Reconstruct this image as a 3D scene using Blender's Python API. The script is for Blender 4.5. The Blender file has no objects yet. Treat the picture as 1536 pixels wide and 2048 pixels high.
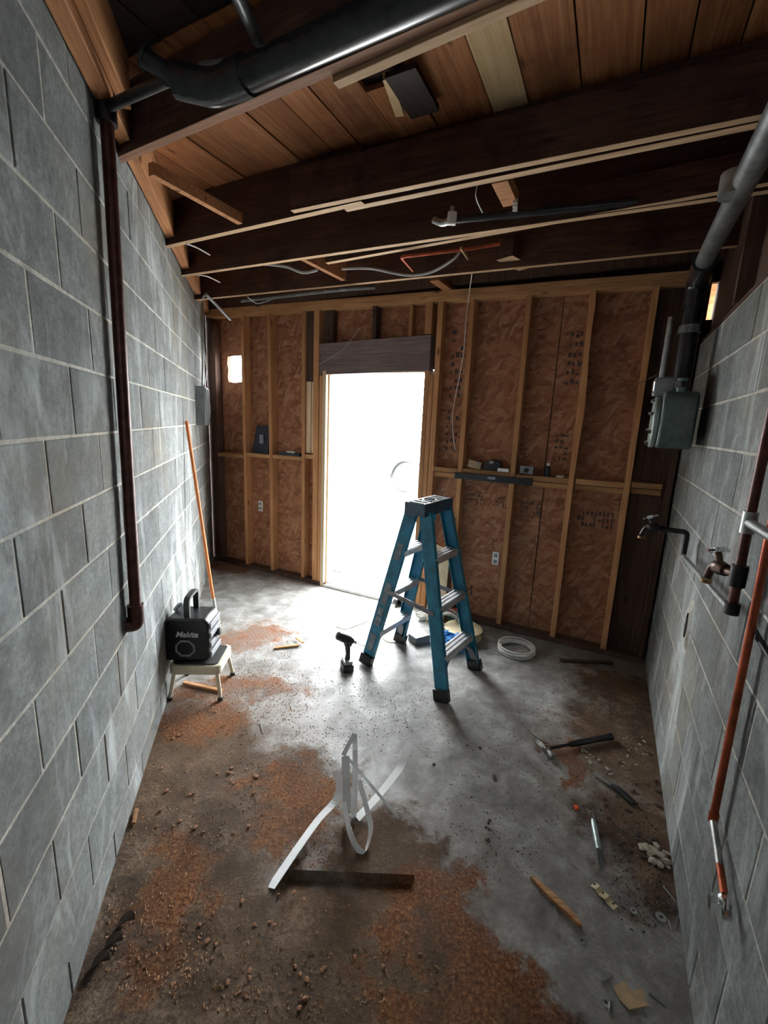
import bpy, bmesh, math, random
from mathutils import Vector, Matrix
random.seed(7)
R = math.radians
# ---------------------------------------------------------------- camera
F_PX, PITCH, ROLL, CH = 877.63, 0.19849, 0.0426, 1.6208
cam_d = bpy.data.cameras.new('camera'); cam = bpy.data.objects.new('camera', cam_d)
bpy.context.scene.collection.objects.link(cam)
cam_d.sensor_fit = 'VERTICAL'; cam_d.sensor_height = 24.0; cam_d.lens = F_PX/2048*24.0
cam_d.clip_start = 0.02; cam_d.clip_end = 500
AX = Vector((1, 0, 0)); AF = Vector((0, math.cos(PITCH), -math.sin(PITCH))); AU = AX.cross(AF)
CX = math.cos(ROLL)*AX + math.sin(ROLL)*AU; CU = -math.sin(ROLL)*AX + math.cos(ROLL)*AU
M = Matrix.Identity(4)
for i in range(3):
    M[i][0] = CX[i]; M[i][1] = CU[i]; M[i][2] = -AF[i]
M[2][3] = CH
cam.matrix_world = M
bpy.context.scene.camera = cam
# ---------------------------------------------------------------- sky, added fill light, exposure
sc = bpy.context.scene
sc.view_settings.view_transform = 'Standard'; sc.view_settings.look = 'None'
sc.view_settings.gamma = 1; sc.view_settings.use_curve_mapping = False
sc.view_settings.exposure = 0.4
SKY = 30.0
w = bpy.data.worlds.new('overcast_sky'); sc.world = w; w.use_nodes = True
w.node_tree.nodes['Background'].inputs[0].default_value = (0.93, 0.97, 1.0, 1)
w.node_tree.nodes['Background'].inputs[1].default_value = SKY
ld = bpy.data.lights.new('rear_fill', 'AREA'); ld.energy = 6; ld.size = 1.0; ld.color = (0.86, 0.95, 1.0)  # added fill light behind the camera, stands for no real fixture
lo = bpy.data.objects.new('rear_fill', ld); sc.collection.objects.link(lo)
lo.location = (0.1, -1.3, 2.3); lo.rotation_euler = (R(55), 0, 0)
# ---------------------------------------------------------------- survey of the room
WALL = {'L': (3.42462, 0.52592), 'R': (-0.46723, 0.41176), 'B': (1.10382, 3.45393)}
C0 = Vector((0, 0, CH))
def ray(px, py): return CX*((px-768)/F_PX) - CU*((py-1024)/F_PX) + AF
def nrm(wl): a = WALL[wl][0]; return Vector((math.cos(a), math.sin(a), 0))
def G(px, py, z=0.0):                       # surveyed point at height z
    v = ray(px, py); return C0 + v*((z-CH)/v.z)
def SW(wl, px, py, off=0.0):                # surveyed point on a wall: (s along, z)
    a, d = WALL[wl]; v = ray(px, py); q = v*((d-off)/v.dot(nrm(wl)))
    return (q.x*math.sin(a)-q.y*math.cos(a), q.z+CH)
def WP(wl, s, off, z):                      # wall coordinates to world
    a, d = WALL[wl]; n = nrm(wl)
    return n*(d-off) + Vector((math.sin(a), -math.cos(a), 0))*s + Vector((0, 0, z))
def WPX(wl, px, py, off=0.0):
    s, z = SW(wl, px, py, off); return WP(wl, s, off, z)
# ---------------------------------------------------------------- node helpers
class NT:
    def __init__(s, name):
        s.m = bpy.data.materials.new(name); s.m.use_nodes = True; s.t = s.m.node_tree
        s.b = s.t.nodes['Principled BSDF']
    def n(s, kind, **kw):
        nd = s.t.nodes.new(kind)
        for k, v in kw.items():
            if k.startswith('i_'):
                key = k[2:]; key = int(key) if key.isdigit() else key.replace('_', ' ')
                nd.inputs[key].default_value = v
            else: setattr(nd, k, v)
        return nd
    def l(s, a, b): s.t.links.new(a, b)
    def coord(s, kind='Object', scale=(1, 1, 1), rot=(0, 0, 0), loc=(0, 0, 0)):
        mp = s.n('ShaderNodeMapping'); mp.inputs['Scale'].default_value = scale
        mp.inputs['Rotation'].default_value = rot; mp.inputs['Location'].default_value = loc
        if kind == 'World': s.l(s.n('ShaderNodeNewGeometry').outputs['Position'], mp.inputs[0])
        else: s.l(s.n('ShaderNodeTexCoord').outputs[kind], mp.inputs[0])
        return mp.outputs[0]
    def noise(s, vec, scale, detail=5, rough=.6, dist=0):
        nd = s.n('ShaderNodeTexNoise'); nd.inputs['Scale'].default_value = scale; nd.inputs['Detail'].default_value = detail
        nd.inputs['Roughness'].default_value = rough; nd.inputs['Distortion'].default_value = dist
        s.l(vec, nd.inputs['Vector']); return nd.outputs['Fac']
    def ramp(s, fac, stops, interp='LINEAR'):
        r = s.n('ShaderNodeValToRGB'); r.color_ramp.interpolation = interp; e = r.color_ramp.elements
        e[0].position, e[0].color = stops[0][0], (*tocol(stops[0][1]), 1)
        e[1].position, e[1].color = stops[-1][0], (*tocol(stops[-1][1]), 1)
        for p, c in stops[1:-1]:
            q = e.new(p); q.color = (*tocol(c), 1)
        s.l(fac, r.inputs[0]); return r.outputs[0]
    def mix(s, fac, a, b, mode='MIX'):
        m = s.n('ShaderNodeMix', data_type='RGBA', blend_type=mode)
        for i, v in ((0, fac), (6, a), (7, b)):
            if hasattr(v, 'node'): s.l(v, m.inputs[i])
            elif i == 0: m.inputs[0].default_value = v
            else: m.inputs[i].default_value = (*tocol(v), 1)
        return m.outputs[2]
    def math(s, op, a, b=None, clamp=False):
        m = s.n('ShaderNodeMath', operation=op); m.use_clamp = clamp
        for i, v in ((0, a), (1, b)):
            if v is None: continue
            if hasattr(v, 'node'): s.l(v, m.inputs[i])
            else: m.inputs[i].default_value = v
        return m.outputs[0]
    def color(s, c): s.l(c, s.b.inputs['Base Color'])
    def rough(s, v):
        if hasattr(v, 'node'): s.l(v, s.b.inputs['Roughness'])
        else: s.b.inputs['Roughness'].default_value = v
    def bump(s, h, strength=.3, dist=.005):
        b = s.n('ShaderNodeBump'); b.inputs['Strength'].default_value = strength; b.inputs['Distance'].default_value = dist
        s.l(h, b.inputs['Height']); s.l(b.outputs[0], s.b.inputs['Normal'])
def tocol(c): return (c, c, c) if isinstance(c, (int, float)) else c
def plain(name, col, rough=.5, metal=0, var=.25, scale=30, bump=0, spec=None):
    t = NT(name); v = t.coord('Object')
    n = t.noise(v, scale)
    t.color(t.ramp(n, [(.3, tuple(c*(1-var) for c in col)), (.7, tuple(min(1, c*(1+var)) for c in col))]))
    t.rough(rough); t.b.inputs['Metallic'].default_value = metal
    if spec is not None: t.b.inputs['Specular IOR Level'].default_value = spec
    if bump: t.bump(n, bump, .002)
    return t.m
def wood(name, dark, mid, light, axis='Z', rough=.75, knots=True, stain=None, under=None):
    t = NT(name); st = {'X': (1.2, 26, 26), 'Y': (26, 1.2, 26), 'Z': (26, 26, 1.2)}[axis]
    oi = t.n('ShaderNodeObjectInfo')
    base = t.n('ShaderNodeTexCoord').outputs['Object']
    add = t.n('ShaderNodeVectorMath', operation='ADD'); t.l(base, add.inputs[0])
    sc_ = t.n('ShaderNodeVectorMath', operation='SCALE'); t.l(oi.outputs['Random'], sc_.inputs['Scale']); sc_.inputs[0].default_value = (7, 11, 13)
    t.l(sc_.outputs[0], add.inputs[1])
    mp = t.n('ShaderNodeMapping'); mp.inputs['Scale'].default_value = st; t.l(add.outputs[0], mp.inputs[0])
    g = t.noise(mp.outputs[0], 2.4, 6, .65, .6)
    c = t.ramp(g, [(.28, dark), (.5, mid), (.74, light)])
    big = t.noise(add.outputs[0], 3.5, 3, .5)
    c = t.mix(t.ramp(big, [(.35, .0), (.75, .55)]), c, dark)
    if knots:
        mk = t.n('ShaderNodeMapping'); mk.inputs['Scale'].default_value = {'X': (3, 9, 9), 'Y': (9, 3, 9), 'Z': (9, 9, 3)}[axis]; t.l(add.outputs[0], mk.inputs[0])
        vo = t.n('ShaderNodeTexVoronoi'); vo.inputs['Scale'].default_value = 1.0; t.l(mk.outputs[0], vo.inputs['Vector'])
        c = t.mix(t.ramp(vo.outputs['Distance'], [(.06, .8), (.13, 0)]), c, tuple(x*.35 for x in dark))
    hsv = t.n('ShaderNodeHueSaturation'); t.l(c, hsv.inputs['Color'])
    t.l(t.math('ADD', t.math('MULTIPLY', oi.outputs['Random'], .4), .8), hsv.inputs['Value'])
    c = hsv.outputs[0]
    if stain:
        sn = t.noise(t.coord('World'), 2.2, 5, .7)
        c = t.mix(t.ramp(sn, [(.5, 0), (.68, .8)]), c, stain)
    if under:   # paler tone on faces that point down
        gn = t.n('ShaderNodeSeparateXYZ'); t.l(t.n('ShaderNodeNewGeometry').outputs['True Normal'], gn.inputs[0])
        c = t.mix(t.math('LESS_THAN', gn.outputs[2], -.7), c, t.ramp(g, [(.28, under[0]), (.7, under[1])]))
    t.color(c); t.rough(rough); t.b.inputs['Specular IOR Level'].default_value = .25; t.bump(g, .25, .002)
    return t.m
def block_mat(name, col, mortar=False):
    t = NT(name); wv = t.coord('World')
    fine = t.noise(wv, 55, 9, .9); mid = t.noise(wv, 9, 8, .75); big = t.noise(wv, 1.7, 4, .6, .4)
    st = t.coord('World', (2.6, 2.6, .9)); streak = t.noise(st, 1.5, 7, .7, .6)
    oi = t.n('ShaderNodeObjectInfo')
    d = tuple(x*.5 for x in col); li = tuple(min(1, x*1.5) for x in col)
    c = t.ramp(fine, [(.34, d), (.5, col), (.66, li)])
    c = t.mix(t.ramp(mid, [(.35, .7), (.58, 0)]), c, tuple(x*.5 for x in col))
    c = t.mix(t.ramp(big, [(.46, 0), (.68, .6)]), c, (col[0]*.92, col[1]*.76, col[2]*.6))
    # streaked efflorescence and old run-down stains
    c = t.mix(t.ramp(streak, [(.52, 0), (.68, .85)]), c, (.50, .53, .53))
    c = t.mix(t.ramp(streak, [(.27, .75), (.4, 0)]), c, (.10, .095, .08))
    if not mortar:
        hsv = t.n('ShaderNodeHueSaturation'); t.l(c, hsv.inputs['Color'])
        t.l(t.math('ADD', t.math('MULTIPLY', oi.outputs['Random'], .35), .82), hsv.inputs['Value']); c = hsv.outputs[0]
    pit = t.n('ShaderNodeTexVoronoi'); pit.inputs['Scale'].default_value = 38; t.l(wv, pit.inputs['Vector'])
    ps = t.math('MULTIPLY', t.ramp(pit.outputs['Distance'], [(.05, 1), (.12, 0)]), t.ramp(mid, [(.55, 0), (.62, 1)]))
    c = t.mix(ps, c, (.03, .03, .028))
    t.color(c); t.rough(.92); t.b.inputs['Specular IOR Level'].default_value = .2
    t.bump(t.math('ADD', fine, t.math('MULTIPLY', mid, 1.5)), .7, .006)
    return t.m
def osb_mat():
    t = NT('strand board'); oi = t.n('ShaderNodeObjectInfo'); c = None
    v0 = t.coord('Object')
    wob = t.n('ShaderNodeTexNoise'); wob.inputs['Scale'].default_value = 7; t.l(v0, wob.inputs['Vector'])
    sc_ = t.n('ShaderNodeVectorMath', operation='SCALE'); t.l(wob.outputs['Color'], sc_.inputs[0]); sc_.inputs['Scale'].default_value = .07
    ad = t.n('ShaderNodeVectorMath', operation='ADD'); t.l(v0, ad.inputs[0]); t.l(sc_.outputs[0], ad.inputs[1])
    for i, (ang, scl) in enumerate(((10, (9, 1, 34)), (-28, (10, 1, 30)), (62, (10, 1, 38)))):
        mp = t.n('ShaderNodeMapping'); mp.inputs['Rotation'].default_value = (0, R(ang), 0); t.l(ad.outputs[0], mp.inputs[0])
        m2 = t.n('ShaderNodeMapping'); m2.inputs['Scale'].default_value = scl; t.l(mp.outputs[0], m2.inputs[0])
        vo = t.n('ShaderNodeTexVoronoi'); vo.inputs['Scale'].default_value = 1.0; t.l(m2.outputs[0], vo.inputs['Vector'])
        sp = t.n('ShaderNodeSeparateColor'); t.l(vo.outputs['Color'], sp.inputs[0])
        ci = t.ramp(sp.outputs[0], [(.05, (.15, .05, .025)), (.4, (.29, .115, .055)), (.75, (.38, .17, .085)), (1, (.50, .27, .16))])
        c = ci if c is None else t.mix(t.ramp(sp.outputs[1], [(.45, 0), (.55, .75)]), c, ci)
    g = t.noise(t.coord('Object', (6, 6, 60)), 3, 4)
    c = t.mix(.35, c, t.ramp(g, [(.3, (.18, .07, .035)), (.7, (.44, .21, .115))]))
    t.color(c); t.rough(.7); t.b.inputs['Specular IOR Level'].default_value = .25; t.bump(g, .2, .002)
    return t.m
MAT = {}
MAT['block'] = block_mat('grey concrete block', (.235, .25, .245))
MAT['mortar'] = block_mat('pale mortar', (.56, .54, .48), True)
MAT['stud'] = wood('new pine stud', (.36, .16, .065), (.55, .27, .12), (.66, .37, .18), 'Z')
MAT['studx'] = wood('new pine blocking', (.30, .14, .055), (.47, .25, .11), (.60, .36, .18), 'X')
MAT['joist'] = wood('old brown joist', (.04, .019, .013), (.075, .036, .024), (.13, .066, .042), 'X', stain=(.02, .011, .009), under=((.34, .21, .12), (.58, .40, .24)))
MAT['joistold'] = wood('brown near joist', (.04, .019, .013), (.075, .036, .024), (.13, .066, .042), 'X', stain=(.02, .011, .009), under=((.16, .075, .045), (.30, .16, .10)))  # faces as on the other joists, underside a deeper brown
MAT['joistnew'] = wood('pale joist lumber', (.36, .22, .12), (.56, .37, .21), (.68, .48, .29), 'X')
MAT['plate'] = wood('orange old plate', (.22, .09, .035), (.42, .19, .08), (.56, .29, .13), 'X')
MAT['sheath'] = wood('brown roof board', (.20, .075, .03), (.37, .15, .06), (.52, .26, .12), 'Y', stain=(.13, .05, .025))
MAT['sheathdark'] = wood('dark roof board', (.02, .014, .012), (.035, .022, .018), (.06, .038, .03), 'Y')  # darker tone for the near roof boards, felt and one loose board
MAT['sheathpale'] = wood('pale roof board', (.42, .28, .14), (.58, .42, .23), (.68, .52, .32), 'Y')
MAT['header'] = wood('grey weathered header', (.12, .085, .08), (.19, .14, .135), (.27, .21, .2), 'X')
MAT['darkwood'] = wood('dark old board', (.05, .028, .02), (.09, .05, .035), (.15, .09, .06), 'Z')
MAT['cream'] = wood('painted jamb', (.50, .36, .22), (.66, .50, .33), (.75, .6, .42), 'Z', knots=False)
MAT['osb'] = osb_mat()
MAT['stamp'] = plain('faded board stamp', (.075, .045, .04), .8, var=.5, scale=60)
MAT['rustpipe'] = plain('dark rusty pipe', (.075, .026, .02), .42, .5, .5, 25, .3)
MAT['blackiron'] = plain('black iron', (.022, .02, .022), .42, .4, .5, 30, .3)
MAT['copper'] = plain('red copper pipe', (.38, .085, .04), .38, .75, .35, 20)
MAT['galv'] = plain('galvanised pipe', (.36, .38, .37), .38, .8, .3, 20)
MAT['greypipe'] = plain('dull grey pipe', (.17, .18, .18), .4, .6, .4, 16, .2)
MAT['abs'] = plain('black plastic drain pipe', (.02, .021, .024), .24, 0, .3, 20)
MAT['chrome'] = plain('chrome', (.75, .77, .78), .12, 1, .05)
MAT['tap'] = plain('tarnished brown tap', (.09, .055, .038), .38, .8, .6, 30)
MAT['brass'] = plain('tarnished brass', (.28, .18, .09), .4, .8, .5, 30)
MAT['blue'] = plain('scuffed blue fibreglass', (.015, .17, .27), .45, 0, .35, 14, .1)
MAT['bluedark'] = plain('dark blue ladder cap', (.03, .07, .11), .5, 0, .5, 20, .1)
MAT['alu'] = plain('aluminium tread', (.60, .60, .60), .4, .7, .2, 20)
MAT['steelgrey'] = plain('grey steel brace', (.17, .17, .19), .45, .6, .3, 20)
MAT['label'] = plain('grey paper label', (.42, .40, .39), .7, 0, .25, 20)
MAT['scuff'] = plain('worn grey patch', (.17, .21, .24), .7, 0, .5, 25)
MAT['rubber'] = plain('black rubber', (.02, .02, .02), .65, 0, .3)
MAT['black'] = plain('black plastic', (.010, .010, .012), .38, 0, .3)
MAT['greypl'] = plain('grey plastic', (.24, .25, .27), .5, 0, .2)
MAT['badge'] = plain('pale badge lettering', (.55, .55, .56), .5, 0, .05)
MAT['creampl'] = plain('cream plastic', (.62, .58, .44), .5, 0, .1, 12)
MAT['wire'] = plain('white cable', (.72, .70, .66), .5, 0, .12)
MAT['wiregrey'] = plain('grey cable', (.38, .38, .37), .5, 0, .2)
MAT['broom'] = wood('orange broom handle', (.42, .11, .03), (.58, .18, .055), (.66, .26, .09), 'Z', .45, False)
MAT['bristle'] = plain('dusty bristle', (.5, .44, .36), .9, 0, .4, 60)
MAT['strip'] = plain('bright sheet metal', (.88, .90, .90), .36, .2, .03, 10)
MAT['panel'] = plain('grey electrical box', (.13, .145, .145), .45, .3, .3, 12)
MAT['meter'] = plain('grey green meter casting', (.085, .12, .115), .42, .2, .3, 16)
MAT['meterface'] = plain('pale meter cover', (.30, .37, .35), .35, .3, .25, 14)
MAT['yellowspool'] = plain('cream cable spool', (.66, .55, .34), .6, 0, .12, 10)
MAT['bluecloth'] = plain('blue rope', (.04, .22, .52), .8, 0, .4, 40)
MAT['cardboard'] = plain('tan cardboard', (.50, .35, .2), .8, 0, .2)
MAT['darkblue'] = plain('dark blue case', (.025, .028, .045), .5, 0, .3)
MAT['rubble'] = plain('pale plaster rubble', (.36, .32, .25), .9, 0, .35, 40, .5)
MAT['chip'] = plain('brown wood chip', (.27, .125, .06), .8, 0, .5, 20)
MAT['darkchip'] = plain('dark bark scrap', (.055, .035, .025), .85, 0, .5, 20)
MAT['splint'] = wood('orange split lumber', (.26, .12, .05), (.46, .24, .11), (.6, .36, .19), 'X', .7, False)
MAT['orange'] = plain('orange plastic scrap', (.8, .1, .02), .5)
MAT['steel'] = plain('tool steel', (.42, .43, .44), .3, .9, .2)
MAT['whitecar'] = plain('white car paint', (.78, .79, .8), .25, 0, .03)
MAT['redpl'] = plain('red tool case', (.42, .10, .06), .5, 0, .2)
MAT['green'] = plain('dark green can', (.02, .07, .05), .4, 0, .3)
MAT['gravel'] = plain('pale concrete yard', (.6, .6, .58), .9, 0, .15, 6, .3)
MAT['roomwall'] = plain('grey plastered wall', (.3, .31, .31), .9, 0, .15, 4)
MAT['paper'] = plain('white plastic', (.78, .78, .76), .5, 0, .05)
def floor_mat():
    t = NT('stained concrete'); wv = t.coord('World')
    big = t.noise(wv, 1.3, 5, .6, .5); mid = t.noise(wv, 7, 6, .7, .3); fine = t.noise(wv, 85, 6, .75)
    c = t.ramp(mid, [(.3, (.12, .115, .105)), (.5, (.26, .255, .24)), (.68, (.44, .44, .42))])
    c = t.mix(t.ramp(fine, [(.35, .4), (.6, 0)]), c, (.12, .11, .10))
    wob = t.n('ShaderNodeTexNoise'); wob.inputs['Scale'].default_value = 4.5; wob.inputs['Detail'].default_value = 8; wob.inputs['Roughness'].default_value = .68
    t.l(wv, wob.inputs['Vector'])
    sc_ = t.n('ShaderNodeVectorMath', operation='SCALE'); t.l(wob.outputs['Color'], sc_.inputs[0]); sc_.inputs['Scale'].default_value = .75
    ad = t.n('ShaderNodeVectorMath', operation='ADD'); t.l(wv, ad.inputs[0]); t.l(sc_.outputs[0], ad.inputs[1])
    def patch(px, py, rx, ry, ang=0, soft=.35):
        p = G(px, py); mp = t.n('ShaderNodeMapping')
        mp.vector_type = 'TEXTURE'
        mp.inputs['Location'].default_value = (p.x+.375, p.y+.375, 0); mp.inputs['Rotation'].default_value = (0, 0, R(ang))
        mp.inputs['Scale'].default_value = (rx, ry, 100); t.l(ad.outputs[0], mp.inputs[0])
        ln = t.n('ShaderNodeVectorMath', operation='LENGTH'); t.l(mp.outputs[0], ln.inputs[0])
        return t.ramp(ln.outputs['Value'], [(1-soft, 1), (1.05, 0)])
    def union(ps):
        o = ps[0]
        for p in ps[1:]: o = t.math('MAXIMUM', o, p)
        return o
    # dark damp dirt
    dirt = union([patch(300, 1850, .50, .66, 10), patch(360, 1530, .50, .46, 0), patch(700, 1960, .62, .42, 0), patch(1290, 1500, .42, .55, 10),
                  patch(1300, 1700, .30, .32), patch(560, 1600, .40, .32, 0), patch(1010, 2010, .25, .2), patch(760, 1720, .25, .24), patch(1240, 1380, .35, .28)])
    c = t.mix(t.math('MULTIPLY', dirt, .9), c, t.ramp(t.math('MULTIPLY', t.math('ADD', fine, mid), .5), [(.40, (.020, .010, .005)), (.5, (.070, .036, .017)), (.60, (.22, .145, .085))]))
    veil = union([patch(420, 1480, .75, .85, 0, .8), patch(700, 1800, .75, .6, 0, .7), patch(1260, 1560, .5, .7, 0, .7), patch(1250, 1350, .5, .4, 0, .7)])
    c = t.mix(t.math('MULTIPLY', veil, .5), c, (.135, .08, .043))
    # orange sawdust and rust
    rust = union([patch(500, 1275, .34, .26, 20), patch(480, 1375, .48, .15, 10), patch(400, 1440, .30, .20, 0), patch(600, 1620, .22, .24, 0), patch(850, 1800, .30, .10, 30),
                  patch(960, 1900, .28, .13, -30), patch(460, 1135, .30, .22), patch(330, 1800, .16, .24), patch(560, 1560, .24, .1, 0), patch(880, 2030, .3, .10, 0), patch(1130, 1520, .12, .16, 0)])
    rf = t.math('MULTIPLY', rust, t.ramp(mid, [(.32, .2), (.62, .95)]))
    c = t.mix(rf, c, t.ramp(fine, [(.36, (.06, .017, .004)), (.5, (.175, .056, .014)), (.68, (.40, .19, .07))]))
    # cracks
    vo = t.n('ShaderNodeTexVoronoi', feature='DISTANCE_TO_EDGE'); vo.inputs['Scale'].default_value = .55; t.l(ad.outputs[0], vo.inputs['Vector'])
    cr = t.ramp(vo.outputs['Distance'], [(.0, 1), (.006, 0)])
    c = t.mix(t.math('MULTIPLY', cr, .6), c, (.05, .045, .04))
    t.color(c)
    rg = t.ramp(t.noise(wv, 3.2, 4, .6), [(.35, .42), (.65, .66)])
    t.rough(t.math('MAXIMUM', t.math('ADD', rg, t.math('MULTIPLY', union([dirt, rust]), .22)), .2))
    t.l(t.math('SUBTRACT', .38, t.math('MULTIPLY', union([dirt, rust]), .22)), t.b.inputs['Specular IOR Level'])
    h = t.math('ADD', t.math('MULTIPLY', fine, t.math('ADD', t.math('MULTIPLY', union([dirt, rust]), 1.6), .35)), t.math('MULTIPLY', mid, .8))
    t.bump(h, .55, .006)
    return t.m
MAT['floor'] = floor_mat()
# ---------------------------------------------------------------- mesh helpers
class MB:
    def __init__(s): s.v = []; s.f = []
    def add(s, vs, fs):
        o = len(s.v); s.v += [tuple(x) for x in vs]; s.f += [tuple(i+o for i in f) for f in fs]; return s
    def box(s, c, size, rot=None):
        hx, hy, hz = size[0]/2, size[1]/2, size[2]/2; c = Vector(c)
        vs = [Vector((x, y, z)) for x in (-hx, hx) for y in (-hy, hy) for z in (-hz, hz)]
        if rot is not None: vs = [rot @ v for v in vs]
        return s.add([c+v for v in vs], [(0, 1, 3, 2), (4, 6, 7, 5), (0, 4, 5, 1), (2, 3, 7, 6), (0, 2, 6, 4), (1, 5, 7, 3)])
    def rng(s, x0, x1, y0, y1, z0, z1): return s.box(((x0+x1)/2, (y0+y1)/2, (z0+z1)/2), (abs(x1-x0), abs(y1-y0), abs(z1-z0)))
    def bar(s, a, b, wd, th, up=(0, 0, 1)):      # rectangular bar from a to b
        a, b = Vector(a), Vector(b); d = b-a; L = d.length; d.normalize()
        u = Vector(up); x = d.cross(u)
        if x.length < 1e-4: x = d.cross(Vector((1, 0, 0)))
        x.normalize(); y = x.cross(d)
        rot = Matrix((x, d, y)).transposed()
        return s.box((a+b)/2, (wd, L, th), rot)
    def tube(s, pts, r, n=12, caps=True, closed=False):
        pts = [Vector(p) for p in pts]; N = len(pts); rs = r if isinstance(r, (list, tuple)) else [r]*N
        ref = None; vs = []; prev = None
        for i, p in enumerate(pts):
            if closed: d = pts[(i+1) % N]-pts[i-1]
            else: d = pts[min(i+1, N-1)]-pts[max(i-1, 0)]
            if d.length < 1e-9: d = Vector((0, 0, 1))
            d.normalize()
            if prev is None:
                u = Vector((0, 0, 1)) if abs(d.z) < .9 else Vector((1, 0, 0)); x = d.cross(u).normalized()
            else:
                x = prev-d*prev.dot(d)
                if x.length < 1e-6: x = d.orthogonal()
                x.normalize()
            prev = x; y = d.cross(x)
            for k in range(n):
                a = 2*math.pi*k/n; vs.append(p+(x*math.cos(a)+y*math.sin(a))*rs[i])
        fs = []
        for i in range(N if closed else N-1):
            j = (i+1) % N
            for k in range(n): fs.append((i*n+k, i*n+(k+1) % n, j*n+(k+1) % n, j*n+k))
        if caps and not closed: fs += [tuple(range(n))[::-1], tuple((N-1)*n+k for k in range(n))]
        return s.add(vs, fs)
    def lathe(s, prof, base, axis=(0, 0, 1), n=20):   # prof: (r, h) pairs
        base = Vector(base); d = Vector(axis).normalized(); x = d.orthogonal().normalized(); y = d.cross(x); vs = []
        for r, h in prof:
            for k in range(n):
                a = 2*math.pi*k/n; vs.append(base+d*h+(x*math.cos(a)+y*math.sin(a))*max(r, 1e-4))
        fs = []
        for i in range(len(prof)-1):
            for k in range(n): fs.append((i*n+k, i*n+(k+1) % n, (i+1)*n+(k+1) % n, (i+1)*n+k))
        fs += [tuple(range(n))[::-1], tuple((len(prof)-1)*n+k for k in range(n))]
        return s.add(vs, fs)
    def prism(s, poly, origin, ux, uy, depth):     # polygon in plane (ux,uy) extruded by vector depth
        o = Vector(origin); ux = Vector(ux); uy = Vector(uy); dv = Vector(depth); n = len(poly)
        a = [o+ux*p[0]+uy*p[1] for p in poly]; b = [q+dv for q in a]
        fs = [tuple(range(n))[::-1], tuple(range(n, 2*n))] + [(i, (i+1) % n, n+(i+1) % n, n+i) for i in range(n)]
        return s.add(a+b, fs)
    def ribbon(s, pts, wdir, wd, th):              # strip of sheet through pts, wdir = vector (or list) across
        pts = [Vector(p) for p in pts]; N = len(pts)
        wds = wdir if isinstance(wdir, list) else [wdir]*N; vs = []
        for i, p in enumerate(pts):
            d = (pts[min(i+1, N-1)]-pts[max(i-1, 0)]).normalized(); wv = Vector(wds[i]); wv = (wv-d*wv.dot(d)).normalized(); nn = d.cross(wv).normalized()
            for a, b in ((-1, -1), (1, -1), (1, 1), (-1, 1)): vs.append(p+wv*wd/2*a+nn*th/2*b)
        fs = [(0, 1, 2, 3)[::-1], tuple((N-1)*4+k for k in range(4))]
        for i in range(N-1):
            for k in range(4): fs.append((i*4+k, i*4+(k+1) % 4, i*4+4+(k+1) % 4, i*4+4+k))
        return s.add(vs, fs)
    def mesh(s, name, mat, smooth=False):
        me = bpy.data.meshes.new(name); me.from_pydata(s.v, [], s.f)
        bm = bmesh.new(); bm.from_mesh(me); bmesh.ops.recalc_face_normals(bm, faces=bm.faces); bm.to_mesh(me); bm.free()
        me.materials.append(MAT[mat] if isinstance(mat, str) else mat)
        if smooth:
            me.polygons.foreach_set('use_smooth', [True]*len(me.polygons))
            me.set_sharp_from_angle(angle=R(38))
        return me
    def build(s, name, mat, parent=None, smooth=False, bevel=0):
        me = s.mesh(name, mat, smooth or bevel > 0); o = bpy.data.objects.new(name, me); sc.collection.objects.link(o)
        if parent is not None:
            o.parent = parent
            if not parent.get('local'): o.matrix_parent_inverse = WORLD[parent.name].inverted()
        if bevel:
            m = o.modifiers.new('edge', 'BEVEL'); m.width = bevel; m.segments = 2; m.limit_method = 'ANGLE'
        return o
WORLD = {}
def empty(name, loc=(0, 0, 0), rz=0, local=False):
    o = bpy.data.objects.new(name, None); sc.collection.objects.link(o); o.empty_display_size = .05
    o.location = loc; o.rotation_euler = (0, 0, rz); WORLD[o.name] = Matrix.Translation(Vector(loc)) @ Matrix.Rotation(rz, 4, 'Z')
    if local: o['local'] = 1
    return o
def reg(o): WORLD[o.name] = Matrix.Identity(4); return o
def tag(o, label, cat, group=None, kind=None):
    o['label'] = label; o['category'] = cat
    if group: o['group'] = group
    if kind: o['kind'] = kind
    return o
def thing(name, label, cat, loc, rz=0, group=None, local=False): return tag(empty(name, loc, rz, local), label, cat, group)
def sub(o): WORLD[o.name] = WORLD.get(o.parent.name, Matrix.Identity(4)) if (o.parent and o.parent.get('local')) else Matrix.Identity(4); return o
def bez(p, n=10):                                # catmull-rom through points
    p = [Vector(x) for x in p]; out = []
    for i in range(len(p)-1):
        a, b, c, d = p[max(i-1, 0)], p[i], p[i+1], p[min(i+2, len(p)-1)]
        for k in range(n):
            t = k/n; out.append(.5*((2*b)+(c-a)*t+(2*a-5*b+4*c-d)*t*t+(3*b-a-3*c+d)*t**3))
    out.append(p[-1]); return out
def fillet(p, r=.03, n=5):                       # round the corners of a pipe run
    p = [Vector(x) for x in p]; out = [p[0]]
    for i in range(1, len(p)-1):
        a = (p[i-1]-p[i]); b = (p[i+1]-p[i]); ra = min(r, a.length*.45); rb = min(r, b.length*.45)
        A = p[i]+a.normalized()*ra; B = p[i]+b.normalized()*rb
        for k in range(n+1):
            t = k/n; out.append(A*(1-t)**2+p[i]*2*t*(1-t)+B*t*t)
    out.append(p[-1]); return out

# ================================================================ THE SETTING
ST = 'structure'
def room_piece(name, rz=0, loc=(0, 0, 0)):
    o = empty(name, loc, rz, True); o['kind'] = ST; return o
TOP = 2.63; ROOF = 2.872
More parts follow.
